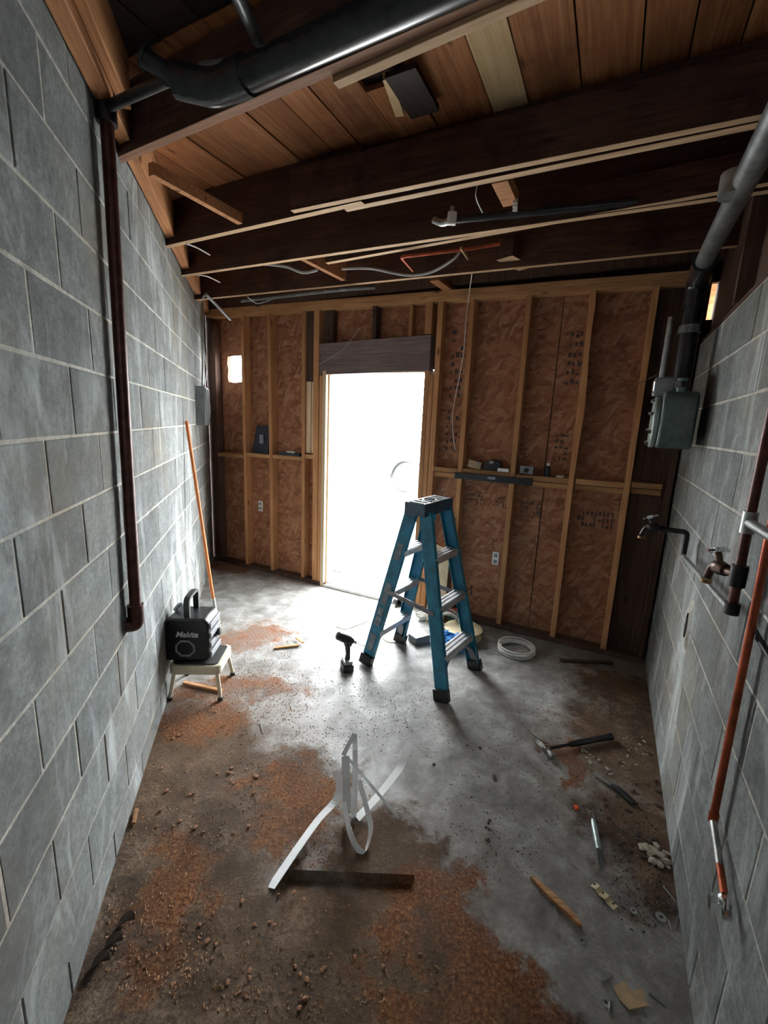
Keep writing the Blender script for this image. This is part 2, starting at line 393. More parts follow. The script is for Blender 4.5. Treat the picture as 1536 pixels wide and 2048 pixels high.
# floor with a shallow set-down pan in the slab in front of the camera
fl = MB(); pa, pb = G(570, 1744), G(826, 1744)
x0, x1, yF = pa.x, pb.x, (pa.y+pb.y)/2
ys = [-4, -.5, .2, .5, yF-.34, yF-.22, yF-.12, yF-.012, yF, 1.8, 2.6, 3.5, 4.4, 5.6]; xs = [-5, -2, -1, x0-.03, x0-.006, x0+.01, (x0+x1)/2, x1-.01, x1+.006, x1+.03, 1, 2, 3, 5]
def fz(x, y):
    inx = x0 <= x <= x1
    if inx and y == yF-.012: return -.032
    if inx and y == yF-.12: return -.006
    if inx and y == yF-.22: return -.0005
    return 0
vs = [(x, y, fz(x, y)) for y in ys for x in xs]; nx = len(xs)
fl.add(vs, [(j*nx+i, j*nx+i+1, (j+1)*nx+i+1, (j+1)*nx+i) for j in range(len(ys)-1) for i in range(nx-1)])
floor = fl.build('floor', 'floor'); floor['kind'] = ST

def block_wall(name, wl, s0, s1, ztop, zb, ph_odd, ph_even, k0, topcut=None):
    root = room_piece(name, WALL[wl][0]-math.pi/2, WP(wl, 0, 0, 0))
    MB().rng(s0, s1, .0022, .2, -.05, ztop).build('mortar_bed', 'mortar', root)
    C = .2032; cache = {}
    def blk(wd, ht):
        key = (round(wd, 3), round(ht, 3), random.randrange(3))
        if key not in cache:
            m = MB(); x, z, d, c = wd/2, ht/2, .018, .003
            j = lambda: random.uniform(-.0012, .0012)
            fr = [(-x+c+j(), 0, -z+c+j()), (x-c+j(), 0, -z+c+j()), (x-c+j(), 0, z-c+j()), (-x+c+j(), 0, z-c+j())]
            md = [(-x, c, -z), (x, c, -z), (x, c, z), (-x, c, z)]
            bk = [(-x, d, -z), (x, d, -z), (x, d, z), (-x, d, z)]
            m.add(fr+md+bk, [(0, 1, 2, 3)]+[(i, (i+1) % 4, 4+(i+1) % 4, 4+i) for i in range(4)]+[(4+i, 4+(i+1) % 4, 8+(i+1) % 4, 8+i) for i in range(4)])
            cache[key] = m.mesh('block', 'block')
        return cache[key]
    k = k0
    while True:
        a = zb+k*C; b = a+C
        lo_, hi = max(a, 0)+.004, min(b, ztop)-.004
        if a > ztop-.03: break
        if hi-lo_ > .03:
            ph = ph_odd if k % 2 else ph_even
            j = math.floor((s0-ph)/.4064)
            while ph+j*.4064 < s1:
                A = max(s0, ph+j*.4064)+.0045; Bq = min(s1, ph+(j+1)*.4064)-.0045
                if Bq-A > .04:
                    o = bpy.data.objects.new('block', blk(Bq-A, hi-lo_)); sc.collection.objects.link(o); o.parent = root
                    o.location = ((A+Bq)/2, random.uniform(-.0015, .0015), (hi+lo_)/2)
                j += 1
        k += 1
    return root
wl_ = block_wall('wall_left', 'L', -.1, 5.35, 2.70, 1.5461, 1.33, 1.535, -8)
wr_ = block_wall('wall_right', 'R', -3.62, .1, 2.185, 1.5738, -1.95, -2.15, -8)

# back stud wall
SL, SR = -3.90, .41
wb = room_piece('wall_back', WALL['B'][0]-math.pi/2, WP('B', 0, 0, 0))
D0, D1 = 0.0, .089
def zt(s): return 2.575-.018*(s+1.4)+.0          # underside of the top plate follows the old framing
panels = [(SL, -2.42, 0, 1.262), (SL, -2.42, 1.268, 2.62, 'hole'), (-2.42, -1.33, 2.14, 2.62), (-1.33, -.42, .0, 1.262), (-.416, .155, .0, 1.262), (-1.33, -.43, 1.268, 2.62), (-.426, .155, 1.268, 2.62)]
for p in panels:
    m = MB()
    if len(p) == 5:
        a, b, c, d = -3.705, -3.485, 1.985, 2.245
        hole = [(a+.012, c), (a+.11, c-.006), (b-.01, c+.004), (b+.004, c+.09), (b-.012, c+.14), (b+.006, c+.2), (b-.004, d), (a+.1, d+.004), (a+.004, d-.004), (a-.006, c+.19), (a+.01, c+.13), (a-.004, c+.05)]
        # ring of quads around the ragged hole
        out = [(p[0], p[2]), (a+.11, p[2]), (p[1], p[2]), (p[1], c+.09), (p[1], c+.14), (p[1], c+.2), (p[1], p[3]), (a+.1, p[3]), (p[0], p[3]), (p[0], c+.19), (p[0], c+.13), (p[0], c+.05)]
        n = 12; V_ = []
        for y in (D1, D1+.011):
            V_ += [(q[0], y, q[1]) for q in hole]+[(q[0], y, q[1]) for q in out]
        Fq = []
        for i in range(n):
            j = (i+1) % n
            Fq += [(i, j, n+j, n+i), (2*n+i, 2*n+j, 3*n+j, 3*n+i), (i, j, 2*n+j, 2*n+i), (n+i, n+j, 3*n+j, 3*n+i)]
        m.add(V_, Fq)
    else: m.rng(p[0], p[1]-.003, D1, D1+.011, p[2], p[3])
    m.build('sheathing_panel', 'osb', wb)
MB().rng(.157, SR, D1-.012, D1+.011, 0, 2.62).build('sheathing_panel', 'darkwood', wb)
def wbox(name, mat, a, b, z0, z1, y0=D0, y1=D1-.001, bevel=.002): return MB().rng(a, b, y0, y1, z0, z1).build(name, mat, wb, bevel=bevel)
def lean(name, mat, a, at, z0, z1, wd=.038, y0=D0, y1=D1-.001):   # stud whose top is shifted a little
    m = MB(); m.add([(a, y0, z0), (a+wd, y0, z0), (a+wd, y1, z0), (a, y1, z0), (at, y0, z1), (at+wd, y0, z1), (at+wd, y1, z1), (at, y1, z1)],
                    [(0, 1, 2, 3), (4, 5, 6, 7), (0, 1, 5, 4), (1, 2, 6, 5), (2, 3, 7, 6), (3, 0, 4, 7)])
    return m.build(name, mat, wb, bevel=.002)
wbox('bottom_plate', 'darkwood', SL, -2.36, 0, .04, -.003); wbox('bottom_plate', 'darkwood', -1.33, SR, 0, .04, -.003)
studs = [(-3.424, -3.424), (-3.065, -3.082), (-2.664, -2.667), (-1.083, -1.089), (-.663, -.675), (.118, .108)]
for a, at in studs: lean('stud', 'stud', a, at, .041, zt(a)-.001)
# the crooked waney stud
m = MB(); pr = [(.041, 0), (.4, .003), (.9, .0), (1.25, .004), (1.5, .012), (1.75, .03), (1.95, .022), (2.15, .008), (2.35, .004), (2.45, .014), (zt(-.24), .0)]
V_ = []
for z, o_ in pr: V_ += [(-.242+o_-z*.008, D0, z), (-.204+o_*.6-z*.008, D0, z), (-.204-z*.008, D1-.001, z), (-.242-z*.008, D1-.001, z)]
m.add(V_, [(0, 1, 2, 3), tuple(len(V_)-4+i for i in range(4))]+[(i*4+k, i*4+(k+1) % 4, i*4+4+(k+1) % 4, i*4+4+k) for i in range(len(pr)-1) for k in range(4)])
m.build('stud', 'stud', wb)
lean('stud', 'darkwood', SL+.02, SL+.02, .041, 2.55, .09); lean('stud', 'darkwood', SR-.05, SR-.05, .041, 2.5, .038)
lean('stud', 'stud', -2.527, -2.535, .041, zt(-2.5)-.001, .06); lean('stud', 'stud', -2.463, -2.463, .041, 2.03, .038)
lean('stud', 'stud', -1.385, -1.387, .041, 2.03, .04); lean('stud', 'stud', -1.34, -1.345, .041, zt(-1.34)-.001, .045)
lean('stud', 'stud', -1.45, -1.45, 2.335, zt(-1.45), .06)
lean('cripple_stud', 'darkwood', -1.93, -1.93, 2.325, zt(-1.93), .038); lean('cripple_stud', 'darkwood', -2.44, -2.44, 2.312, zt(-2.4), .10, .03)
lean('cripple_stud', 'stud', -1.60, -1.60, 2.33, zt(-1.6), .03, .02)
wbox('backer_board', 'darkwood', -2.625, -2.535, 1.98, zt(-2.6)-.002, .02); wbox('backer_board', 'cream', -2.625, -2.575, 1.31, 1.978, .02); wbox('backer_board', 'cream', -2.572, -2.53, 1.31, 1.978, .028)
# header over the door
m = MB(); m.add([(-2.463, -.006, 2.035), (-1.386, -.006, 2.055), (-1.386, -.006, 2.332), (-2.463, -.006, 2.306), (-2.463, .088, 2.035), (-1.386, .088, 2.055), (-1.386, .088, 2.332), (-2.463, .088, 2.306)],
                [(0, 1, 2, 3), (7, 6, 5, 4), (0, 4, 5, 1), (1, 5, 6, 2), (2, 6, 7, 3), (3, 7, 4, 0)]); m.build('header', 'header', wb, bevel=.003)
# top plates
for i, (lo2, hi2) in enumerate(((0, .038), (.039, .077))):
    m = MB(); q = [(SL, zt(SL)), (SR, zt(SR))]; V_ = []
    for y in (0.0-.004*i, .088): V_ += [(SL, y, q[0][1]+lo2), (SR, y, q[1][1]+lo2), (SR, y, q[1][1]+hi2), (SL, y, q[0][1]+hi2)]
    m.add(V_, [(0, 1, 2, 3), (7, 6, 5, 4), (0, 4, 5, 1), (1, 5, 6, 2), (2, 6, 7, 3), (3, 7, 4, 0)]); m.build('top_plate', 'studx', wb, bevel=.002)
MB().rng(SL-.3, SR+.4, .0, .10, 2.68, 2.87).build('rim_board', 'darkwood', wb)
MB().rng(SL-.3, -2.43, .102, .15, -.05, 2.9).build('light_stop_siding', 'darkwood', wb) if False else None
for a, b, c, d in ((SL-.3, -3.72, -.05, 2.9), (-3.47, -2.43, -.05, 2.9), (-3.72, -3.47, -.05, 1.97), (-3.72, -3.47, 2.26, 2.9), (-2.43, -1.38, 2.08, 2.9), (-1.38, SR+.02, -.05, 2.9), (SR+.021, SR+.3, 2.19, 2.35), (SR+.021, SR+.3, 2.57, 2.9)):
    MB().rng(a, b, .104, .15, c, d).build('light_stop_siding', 'darkwood', wb)  # added behind the panels to stop daylight leaking through
MB().rng(SR+.0, SR+.12, .24, .26, 2.25, 2.44).build('weather_board', 'plate', wb); MB().rng(SR+.0, SR+.12, .22, .30, 2.20, 2.66).build('weather_board', 'plate', wb)
# blocking row (zig zag heights, ledge top lit)
bl = [(-3.80, -3.424, 1.20), (-3.386, -3.065, 1.225), (-3.027, -2.664, 1.232), (-2.626, -2.53, 1.262), (-1.30, -1.083, 1.25), (-1.045, -.663, 1.255), (-.625, -.24, 1.245), (-.2, .118, 1.25), (.156, .34, 1.262)]
for a, b, z in bl: wbox('blocking', 'studx', a+.001, b-.001, z, z+.038); 
for a, b, z in bl[4:]: wbox('blocking', 'studx', a+.001, b-.001, z-.045, z-.007, .03)
# faded stamps printed on the sheathing, built as flush inked bars
def stamp(a, b, z0, z1, cols, vert=False):
    m = MB(); n = cols
    for i in range(n):
        for j in range(3):
            if random.random() < .25: continue
            if vert:
                zz = z0+(z1-z0)*(i+random.uniform(.0, .2))/n; xx = a+(b-a)*(j+.1)/3
                m.rng(xx, xx+(b-a)/3*random.uniform(.35, .8), D1-.0012, D1-.0002, zz, zz+(z1-z0)/n*random.uniform(.3, .6))
            else:
                xx = a+(b-a)*(i+random.uniform(0, .2))/n; zz = z0+(z1-z0)*(j+.1)/3
                m.rng(xx, xx+(b-a)/n*random.uniform(.4, .75), D1-.0012, D1-.0002, zz, zz+(z1-z0)/3*random.uniform(.4, .9))
    m.build('printed_stamp', 'stamp', wb)
stamp(-1.02, -.88, .99, 1.09, 7); stamp(-.80, -.70, 1.0, 1.09, 5); stamp(-.58, -.42, .97, 1.08, 8); stamp(-.16, .09, .93, 1.06, 9)
stamp(-1.24, -1.13, 1.42, 2.4, 16, True); stamp(-.38, -.28, 1.4, 1.62, 5, True); stamp(-.36, -.26, 1.95, 2.4, 7, True); stamp(-.98, -.9, .15, .3, 3)
# outlet plates on the sheathing
for (px, py) in ((521, 1012), (991, 1117)):
    s, z = SW('B', px, py, -.08)
    o = tag(empty('outlet_plate', WP('B', s, -.088, z), WALL['B'][0]-math.pi/2, True), 'small white cover plate fixed on the sheathing '+('left' if px < 700 else 'right')+' of the doorway', 'outlet')
    MB().box((0, -.006, 0), (.055, .008, .11)).build('plate', 'paper', o, bevel=.003)
    MB().box((0, -.012, .025), (.028, .006, .03)).build('socket', 'greypl', o); MB().box((0, -.012, -.025), (.028, .006, .03)).build('socket', 'greypl', o)
# door frame
dr = empty('door_1', WP('B', 0, 0, 0), WALL['B'][0]-math.pi/2, True); dr['kind'] = ST
MB().rng(-2.424, -2.385, -.008, .12, .0, 2.07).build('jamb', 'cream', dr, bevel=.003); MB().rng(-2.384, -2.37, .03, .12, .0, 2.05).build('stop_strip', 'cream', dr)
MB().rng(-1.425, -1.387, -.004, .12, .0, 2.07).build('jamb', 'stud', dr, bevel=.003)
MB().rng(-2.384, -1.426, .0, .12, 2.045, 2.07).build('head_jamb', 'cream', dr)
MB().rng(-2.384, -1.426, -.01, .17, .0, .028).build('threshold', 'paper', dr, bevel=.004)
MB().rng(-2.384, -1.426, .03, .15, .029, .036).build('sill_strip', 'galv', dr)

# ceiling: roof boards, joists, bridging
ce = room_piece('ceiling', WALL['B'][0]-math.pi/2, WP('B', 0, 0, 0))
def Bc(p): # world point -> back-wall frame
    a, d = WALL['B']; n = nrm('B'); return Vector((p.x*math.sin(a)-p.y*math.cos(a), p.dot(n)-d, p.z))
s = -4.4; gapA, gapB = Bc(G(728, 165, ROOF)), Bc(G(775, 135, ROOF))
pal0 = Bc(G(925, 90, ROOF)).x; pal1 = Bc(G(985, 60, ROOF)).x
edges = [-4.4]
while edges[-1] < .45: edges.append(edges[-1]+random.choice([.14, .185, .235, .19]))
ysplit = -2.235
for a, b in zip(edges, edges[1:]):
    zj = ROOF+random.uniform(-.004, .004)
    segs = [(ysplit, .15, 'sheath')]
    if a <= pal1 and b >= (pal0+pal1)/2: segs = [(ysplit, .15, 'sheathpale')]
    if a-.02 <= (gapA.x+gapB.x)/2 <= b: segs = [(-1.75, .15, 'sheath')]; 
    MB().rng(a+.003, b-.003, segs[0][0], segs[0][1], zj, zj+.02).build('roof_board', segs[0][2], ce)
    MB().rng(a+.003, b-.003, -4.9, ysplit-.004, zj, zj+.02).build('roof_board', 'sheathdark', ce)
MB().rng(-4.6, .72, -5, .3, ROOF+.03, ROOF+.05).build('roof_felt', 'sheathdark', ce)
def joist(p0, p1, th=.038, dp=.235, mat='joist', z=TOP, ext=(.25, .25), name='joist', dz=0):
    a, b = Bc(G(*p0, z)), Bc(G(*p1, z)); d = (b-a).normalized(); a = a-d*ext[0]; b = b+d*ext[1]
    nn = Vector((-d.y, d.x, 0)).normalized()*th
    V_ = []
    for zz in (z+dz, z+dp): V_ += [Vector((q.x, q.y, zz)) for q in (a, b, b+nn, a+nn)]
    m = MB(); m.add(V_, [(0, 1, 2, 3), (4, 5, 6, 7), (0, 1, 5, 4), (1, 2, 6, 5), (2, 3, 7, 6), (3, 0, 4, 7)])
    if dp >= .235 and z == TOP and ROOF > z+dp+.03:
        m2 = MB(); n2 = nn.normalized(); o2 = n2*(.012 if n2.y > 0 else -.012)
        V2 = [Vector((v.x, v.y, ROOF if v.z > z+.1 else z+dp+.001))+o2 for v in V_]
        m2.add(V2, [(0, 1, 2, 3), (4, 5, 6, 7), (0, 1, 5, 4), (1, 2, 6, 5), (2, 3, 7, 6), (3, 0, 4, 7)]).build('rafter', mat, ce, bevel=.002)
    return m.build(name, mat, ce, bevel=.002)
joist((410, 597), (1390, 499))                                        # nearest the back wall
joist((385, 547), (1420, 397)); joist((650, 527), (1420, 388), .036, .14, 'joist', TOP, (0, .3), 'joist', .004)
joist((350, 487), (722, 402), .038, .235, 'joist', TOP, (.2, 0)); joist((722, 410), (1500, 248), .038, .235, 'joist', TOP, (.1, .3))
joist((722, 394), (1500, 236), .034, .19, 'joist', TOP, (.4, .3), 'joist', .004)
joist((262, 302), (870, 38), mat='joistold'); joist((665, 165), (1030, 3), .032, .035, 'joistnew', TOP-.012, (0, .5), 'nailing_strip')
ja, jb = Bc(G(690, 342, 2.70)), Bc(G(1024, 262, 2.70))
# next joist toward the camera, only its wall end drops into view
q = Bc(G(84, 176, 2.50)); MB().box((q.x, q.y, 2.69), (.06, .05, .38), Matrix.Rotation(R(20), 3, 'Z')).build('hanging_post', 'darkwood', ce, bevel=.012)
# ledger line on the face of the doubled joist
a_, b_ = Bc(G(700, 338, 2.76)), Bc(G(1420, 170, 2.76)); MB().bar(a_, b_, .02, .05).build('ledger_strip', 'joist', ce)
# bridging boards between joists (perpendicular)
def brid(p0, p1, wd, th, mat, z0=TOP, z1=TOP, name='bridging'):
    a, b = Bc(G(*p0, z0)), Bc(G(*p1, z1)); return MB().bar(a, b, wd, th).build(name, mat, ce)
brid((302, 338), (480, 438), .035, .05, 'plate', TOP+.03, TOP+.03)
a1, b1 = Bc(G(600, 520, TOP)), Bc(G(683, 562, TOP)); MB().prism([(0, 0), ((b1-a1).length, 0), ((b1-a1).length, .17), (0, .17)], a1, (b1-a1).normalized(), (0, 0, 1), (.038, 0, 0)).build('bridging', 'plate', ce)
a1, b1 = Bc(G(868, 557, TOP+.03)), Bc(G(905, 583, TOP+.03)); MB().bar(a1, b1, .07, .03).build('bridging', 'plate', ce)
a1, b1 = Bc(G(1000, 352, TOP+.06)), Bc(G(1022, 400, TOP+.06)); MB().bar(a1, b1, .07, .05).build('bridging', 'plate', ce)
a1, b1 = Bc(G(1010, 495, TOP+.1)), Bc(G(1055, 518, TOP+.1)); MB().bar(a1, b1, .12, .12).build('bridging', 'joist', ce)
# loose board ends by the roof gap
a1, b1 = Bc(G(775, 150, ROOF-.02)), Bc(G(800, 225, ROOF-.02)); MB().bar(a1, b1, .035, .03).build('loose_board', 'sheathpale', ce)
a1, b1 = Bc(G(800, 140, ROOF-.03)), Bc(G(850, 225, ROOF-.03)); MB().bar(a1, b1, .12, .02).build('loose_board', 'sheathdark', ce)
# plate and ledger along the left wall
lp = room_piece('trim_1', WALL['L'][0]-math.pi/2, WP('L', 0, 0, 0))
MB().rng(-.1, 5.3, -.004, .18, 2.702, 2.742).build('sill_plate', 'plate', lp, bevel=.003)
MB().rng(-.1, 2.18, -.062, -.006, 2.662, 2.87).build('ledger_board', 'plate', lp, bevel=.004)
MB().rng(2.19, 5.3, -.062, -.006, 2.668, 2.87).build('ledger_board', 'plate', lp, bevel=.004)
MB().rng(.5, 2.05, -.10, -.064, 2.70, 2.87).build('ledger_board', 'plate', lp, bevel=.004)
# framing above the right wall, with one open bay
rp = room_piece('trim_2', WALL['R'][0]-math.pi/2, WP('R', 0, 0, 0))
MB().rng(-2.93, .1, .05, .09, 2.186, 2.87).build('framing_board', 'darkwood', rp)
MB().rng(-3.6, -3.2, .05, .09, 2.186, 2.87).build('framing_board', 'darkwood', rp); MB().rng(-3.199, -2.931, .05, .09, 2.206, 2.419).build('framing_board', 'darkwood', rp)
MB().rng(-3.2, -2.93, .05, .09, 2.42, 2.87).build('framing_board', 'darkwood', rp)
MB().rng(-3.6, .1, .0, .2, 2.187, 2.205).build('sill_plate', 'darkwood', rp)
MB().rng(-3.6, .1, -.02, .049, 2.81, 2.87).build('framing_board', 'darkwood', rp)
MB().rng(-2.6, -2.56, -.01, .049, 2.21, 2.80).build('framing_board', 'darkwood', rp)
MB().rng(-3.3, -2.8, .16, .18, 2.19, 2.56).build('weather_board', 'stud', rp); MB().rng(-3.2, -2.93, .10, .15, 2.206, 2.25).build('weather_board', 'stud', rp)
# hall behind the photographer
hall = room_piece('wall_rear')
pl, pr_ = WP('L', -.1, -.2, 0), WP('R', .1, -.2, 0)
MB().rng(-3, pl.x+.13, pl.y-.12, pl.y-.02, 0, 2.9).build('wall_panel', 'roomwall', hall); MB().rng(pr_.x-.1, 3, pr_.y-.1, pr_.y, 0, 2.9).build('wall_panel', 'roomwall', hall)
MB().rng(-3, 3, -3.1, -3, 0, 2.9).build('wall_panel', 'roomwall', hall); MB().rng(-3.1, -3, -3.1, 0, 0, 2.9).build('wall_panel', 'roomwall', hall); MB().rng(3, 3.1, -3.1, 0, 0, 2.9).build('wall_panel', 'roomwall', hall)
MB().rng(-3.1, 3.1, -3.1, .4, 2.93, 3.0).build('ceiling_panel', 'roomwall', hall)
# yard outside
yd = MB().rng(-60, 60, 5.4, 120, -.06, -.02); yd.add([WP('B', -9, -.10, -.021), WP('B', 9, -.10, -.021), (60, 5.41, -.021), (-60, 5.41, -.021)], [(0, 1, 2, 3)])
MB().add([WP('B', -30, -.17, -.02), WP('B', 30, -.17, -.02), WP('B', 30, -80, -.02), WP('B', -30, -80, -.02), WP('B', -30, -.17, -.06), WP('B', 30, -.17, -.06), WP('B', 30, -80, -.06), WP('B', -30, -80, -.06)],
         [(0, 1, 2, 3), (7, 6, 5, 4), (0, 4, 5, 1), (1, 5, 6, 2), (2, 6, 7, 3), (3, 7, 4, 0)]).build('ground', 'gravel')['kind'] = ST

# ================================================================ THINGS
def L3(a, b, t): return Vector(a)*(1-t)+Vector(b)*t
# ---------------------------------------------------------------- step ladder
lad = thing('step_ladder', 'blue double-sided step ladder standing open in the middle of the floor', 'ladder', (.288, 2.751, 0), local=True)
wd_ = Vector((.55, .83, 0)).normalized(); dd_ = Vector((.77, -.64, 0)).normalized(); O = Vector((.288, 2.751, 0))
def LB(w, d, z): return wd_*w+dd_*d+Vector((0, 0, z))
HT = 1.16
corners = {}; rails = {}
for side in (-1, 1):          # -1: left pair of rails, 1: right pair
    for e in (-1, 1):         # -1: near end, 1: far end
        fpx = {(-1, -1): (731, 1327), (1, -1): (884, 1403), (-1, 1): (799, 1284), (1, 1): (951, 1339)}[(side, e)]
        foot = G(*fpx)-O; foot.z = 0
        top = LB(e*.145, side*.052, HT-.055); corners[(side, e)] = (foot, top)
        m = MB(); rd = (top-foot).normalized(); fn = (dd_*side)   # channel: web faces outward along +-w, flanges along d
        a = foot+rd*.05; b = top
        wv = wd_*e; th = .005; wdt = .082; fd = .03
        m.bar(a, b, wdt, th, up=wv)                               # web
        for q in (-1, 1):
            ofs = rd.cross(wv).normalized()*q*(wdt/2-th/2)
            m.bar(a+ofs-wv*fd/2, b+ofs-wv*fd/2, th, fd, up=wv)
        rl = m.build('rail', 'blue', lad, bevel=.001)
        rl['local'] = 1; rails[(side, e)] = rl
        f = MB(); f.bar(foot+rd*.0+Vector((0, 0, .001)), foot+rd*.075, .094, .045, up=wv).build('foot', 'blackiron', rl, bevel=.003)
for side in (-1, 1):
    (f0, t0), (f1, t1) = corners[(side, -1)], corners[(side, 1)]
    for k, q in enumerate((.235, .495, .755)):
        a, b = L3(f0, t0, q), L3(f1, t1, q); u = (b-a).normalized(); a += u*.004; b -= u*.004
        n_ = Vector((0, 0, 1))
        out = dd_*side
        MB().bar(a+out*.0, b, .085, .006, up=n_).build('step', 'alu', lad, bevel=.001)
        m = MB()
        for q2 in (-.03, 0, .03): m.bar(a+out*q2+Vector((0, 0, .0052)), b+out*q2+Vector((0, 0, .0052)), .012, .004, up=n_)
        m.bar(a+out*.042-Vector((0, 0, .018)), b+out*.042-Vector((0, 0, .018)), .004, .034, up=n_); m.bar(a-out*.042-Vector((0, 0, .018)), b-out*.042-Vector((0, 0, .018)), .004, .034, up=n_)
        m.build('tread_ribs', 'alu', lad)
        if k == 0:                                                # curved kick braces under the lowest tread
            for (base, sgn) in ((f0, 1), (f1, -1)):
                p0 = base+Vector((0, 0, .06)); p1 = L3(base, (t0 if sgn == 1 else t1), .16)+u*sgn*.05; p2 = L3(a, b, .42 if sgn == 1 else .58)-Vector((0, 0, .02))
                MB().ribbon(bez([p0+u*sgn*.012, p1, p2], 5), out, .05, .004).build('kick_brace', 'steelgrey', lad, smooth=True)
for e in (-1, 1):                                                 # folding spreaders
    a = L3(*corners[(-1, e)], .50); b = L3(*corners[(1, e)], .46); mid = (a+b)/2-Vector((0, 0, .0))
    for p, q in ((a, mid), (mid, b)): MB().bar(p+wd_*e*.006, q+wd_*e*.006, .004, .03).build('spreader', 'steelgrey', lad, bevel=.001)
    MB().lathe([(.014, -.006), (.014, .006)], mid+wd_*e*.006, wd_, 10).build('spreader_hinge', 'steelgrey', lad)
cap = MB(); hw, hd = .19, .078
for (w0, w1, d0, d1, z0, z1) in ((-hw, hw, -hd, -hd+.006, HT-.075, HT), (-hw, hw, hd-.006, hd, HT-.075, HT), (-hw, -hw+.006, -hd, hd, HT-.075, HT), (hw-.006, hw, -hd, hd, HT-.075, HT),
                                 (-hw, hw, -hd, hd, HT-.012, HT-.006)):
    rot = Matrix((wd_, dd_, Vector((0, 0, 1)))).transposed()
    cap.box(LB((w0+w1)/2, (d0+d1)/2, (z0+z1)/2), (w1-w0, d1-d0, z1-z0), rot)
cap.build('top_cap', 'bluedark', lad, bevel=.003)
rb = MB(); rot = Matrix((wd_, dd_, Vector((0, 0, 1)))).transposed()
for q in (-.15, -.09, .09, .15): rb.box(LB(q, 0, HT-.002), (.012, .13, .008), rot)
rb.box(LB(0, -.06, HT-.002), (.36, .01, .008), rot); rb.box(LB(0, .06, HT-.002), (.36, .01, .008), rot)
rb.tube([LB(.05*math.cos(t*math.pi/10), .045*math.sin(t*math.pi/10), HT-.001) for t in range(20)], .005, 6, closed=True)
rb.build('tool_tray_ribs', 'alu', lad)
f0, t0 = corners[(-1, -1)]
for a, b in ((.10, .21), (.27, .33), (.34, .39), (.41, .55), (.70, .80)):
    MB().bar(L3(f0, t0, a)-wd_*.0045, L3(f0, t0, b)-wd_*.0045, .044, .002, up=wd_).build('warning_label', 'scuff', rails[(-1, -1)])
# ---------------------------------------------------------------- step stool and radio
sb = G(406, 1374); st = thing('step_stool', 'cream step stool with black tread pad by the left wall', 'stool', sb, R(4), local=True)
fr_ = .275; dp_ = .27; hs = .215
def rrect(hx, hy, r, n=5):
    o = []
    for cx, cy, a0 in ((hx-r, hy-r, 0), (-hx+r, hy-r, 90), (-hx+r, -hy+r, 180), (hx-r, -hy+r, 270)):
        for k in range(n+1): a = R(a0+90*k/n); o.append((cx+r*math.cos(a), cy+r*math.sin(a)))
    return o
MB().prism(rrect(.145, .13, .035), (0, 0, hs-.055), (1, 0, 0), (0, 1, 0), (0, 0, .055)).build('seat', 'creampl', st, bevel=.006)
MB().prism(rrect(.128, .113, .03), (0, 0, hs+.0005), (1, 0, 0), (0, 1, 0), (0, 0, .006)).build('tread_pad', 'rubber', st, bevel=.002)
for sx in (-1, 1):
    for sy in (-1, 1):
        a = Vector((sx*.122, sy*.105, hs-.058)); b = Vector((sx*.142, sy*.13, .02))
        lg = MB().tube([a, b], .011, 10).build('leg', 'creampl', st, smooth=True); lg['local'] = 1
        MB().tube([b, Vector((b.x, b.y, .001))], .015, 10).build('foot_cap', 'rubber', lg, smooth=True)
rz = hs+.007
ra = thing('jobsite_radio', 'black jobsite radio with an upright carry handle standing on the cream stool', 'radio', sb+Vector((-.045, -.0, rz)), R(3), local=True)
body = MB().prism(rrect(.082, .15, .03), (-.0, 0, .006), (0, 0, 1), (1, 0, 0), (0, .0, 0))
MB().prism([(-.125, .0), (.105, .0), (.125, .03), (.125, .235), (.10, .262), (-.10, .262), (-.135, .225), (-.14, .04)], (0, -.095, .003), (1, 0, 0), (0, 0, 1), (0, .19, 0)).build('body', 'black', ra, bevel=.012)['local'] = 1; rbd = sc.collection.objects[-1]
MB().prism([(-.15, .02), (-.126, .0), (-.126, .23), (-.15, .20)], (0, -.085, .003), (1, 0, 0), (0, 0, 1), (0, .17, 0)).build('bumper', 'rubber', ra, bevel=.006)
bmp = MB()
for z in (.04, .10, .16, .215): bmp.box((.128, 0, z), (.014, .17, .035))
bmp.build('control_panel', 'greypl', ra, bevel=.004)
MB().lathe([(.022, 0), (.022, .02), (.017, .022)], (.131, .03, .13), (1, 0, 0), 16).build('knob', 'black', ra, smooth=True)
hexp = [(.048*math.cos(R(a)), .045*math.sin(R(a))) for a in (20, 65, 115, 160, 200, 245, 295, 340)]
MB().tube([(p[0]*1.12-.01, -.0975, p[1]*1.1+.085) for p in hexp], .006, 6, closed=True).build('speaker_ring', 'greypl', rbd)
m = MB()
for i in range(-3, 4): m.box((-.01+i*.012, -.0958, .085), (.004, .003, .075-abs(i)*.008))
m.build('speaker_grille', 'rubber', rbd)
tc = bpy.data.curves.new('lettering', 'FONT'); tc.body = 'Makita'; tc.size = .047; tc.shear = .35; tc.extrude = .0008; tc.offset = .0012; tc.align_x = 'CENTER'
to = bpy.data.objects.new('tmp_text', tc); sc.collection.objects.link(to); dg = bpy.context.evaluated_depsgraph_get(); dg.update()
me = bpy.data.meshes.new_from_object(to.evaluated_get(dg)); bpy.data.objects.remove(to)
me.materials.clear(); me.materials.append(MAT['badge']); lt = bpy.data.objects.new('lettering', me); sc.collection.objects.link(lt); lt.parent = rbd
lt.location = (0, -.0958, .155); lt.rotation_euler = (R(90), 0, 0)
h = fillet([(.0, -.0, .25), (-.0, -.0, .36), (.0, .12, .36), (.0, .12, .25)], .03)
hx = .0
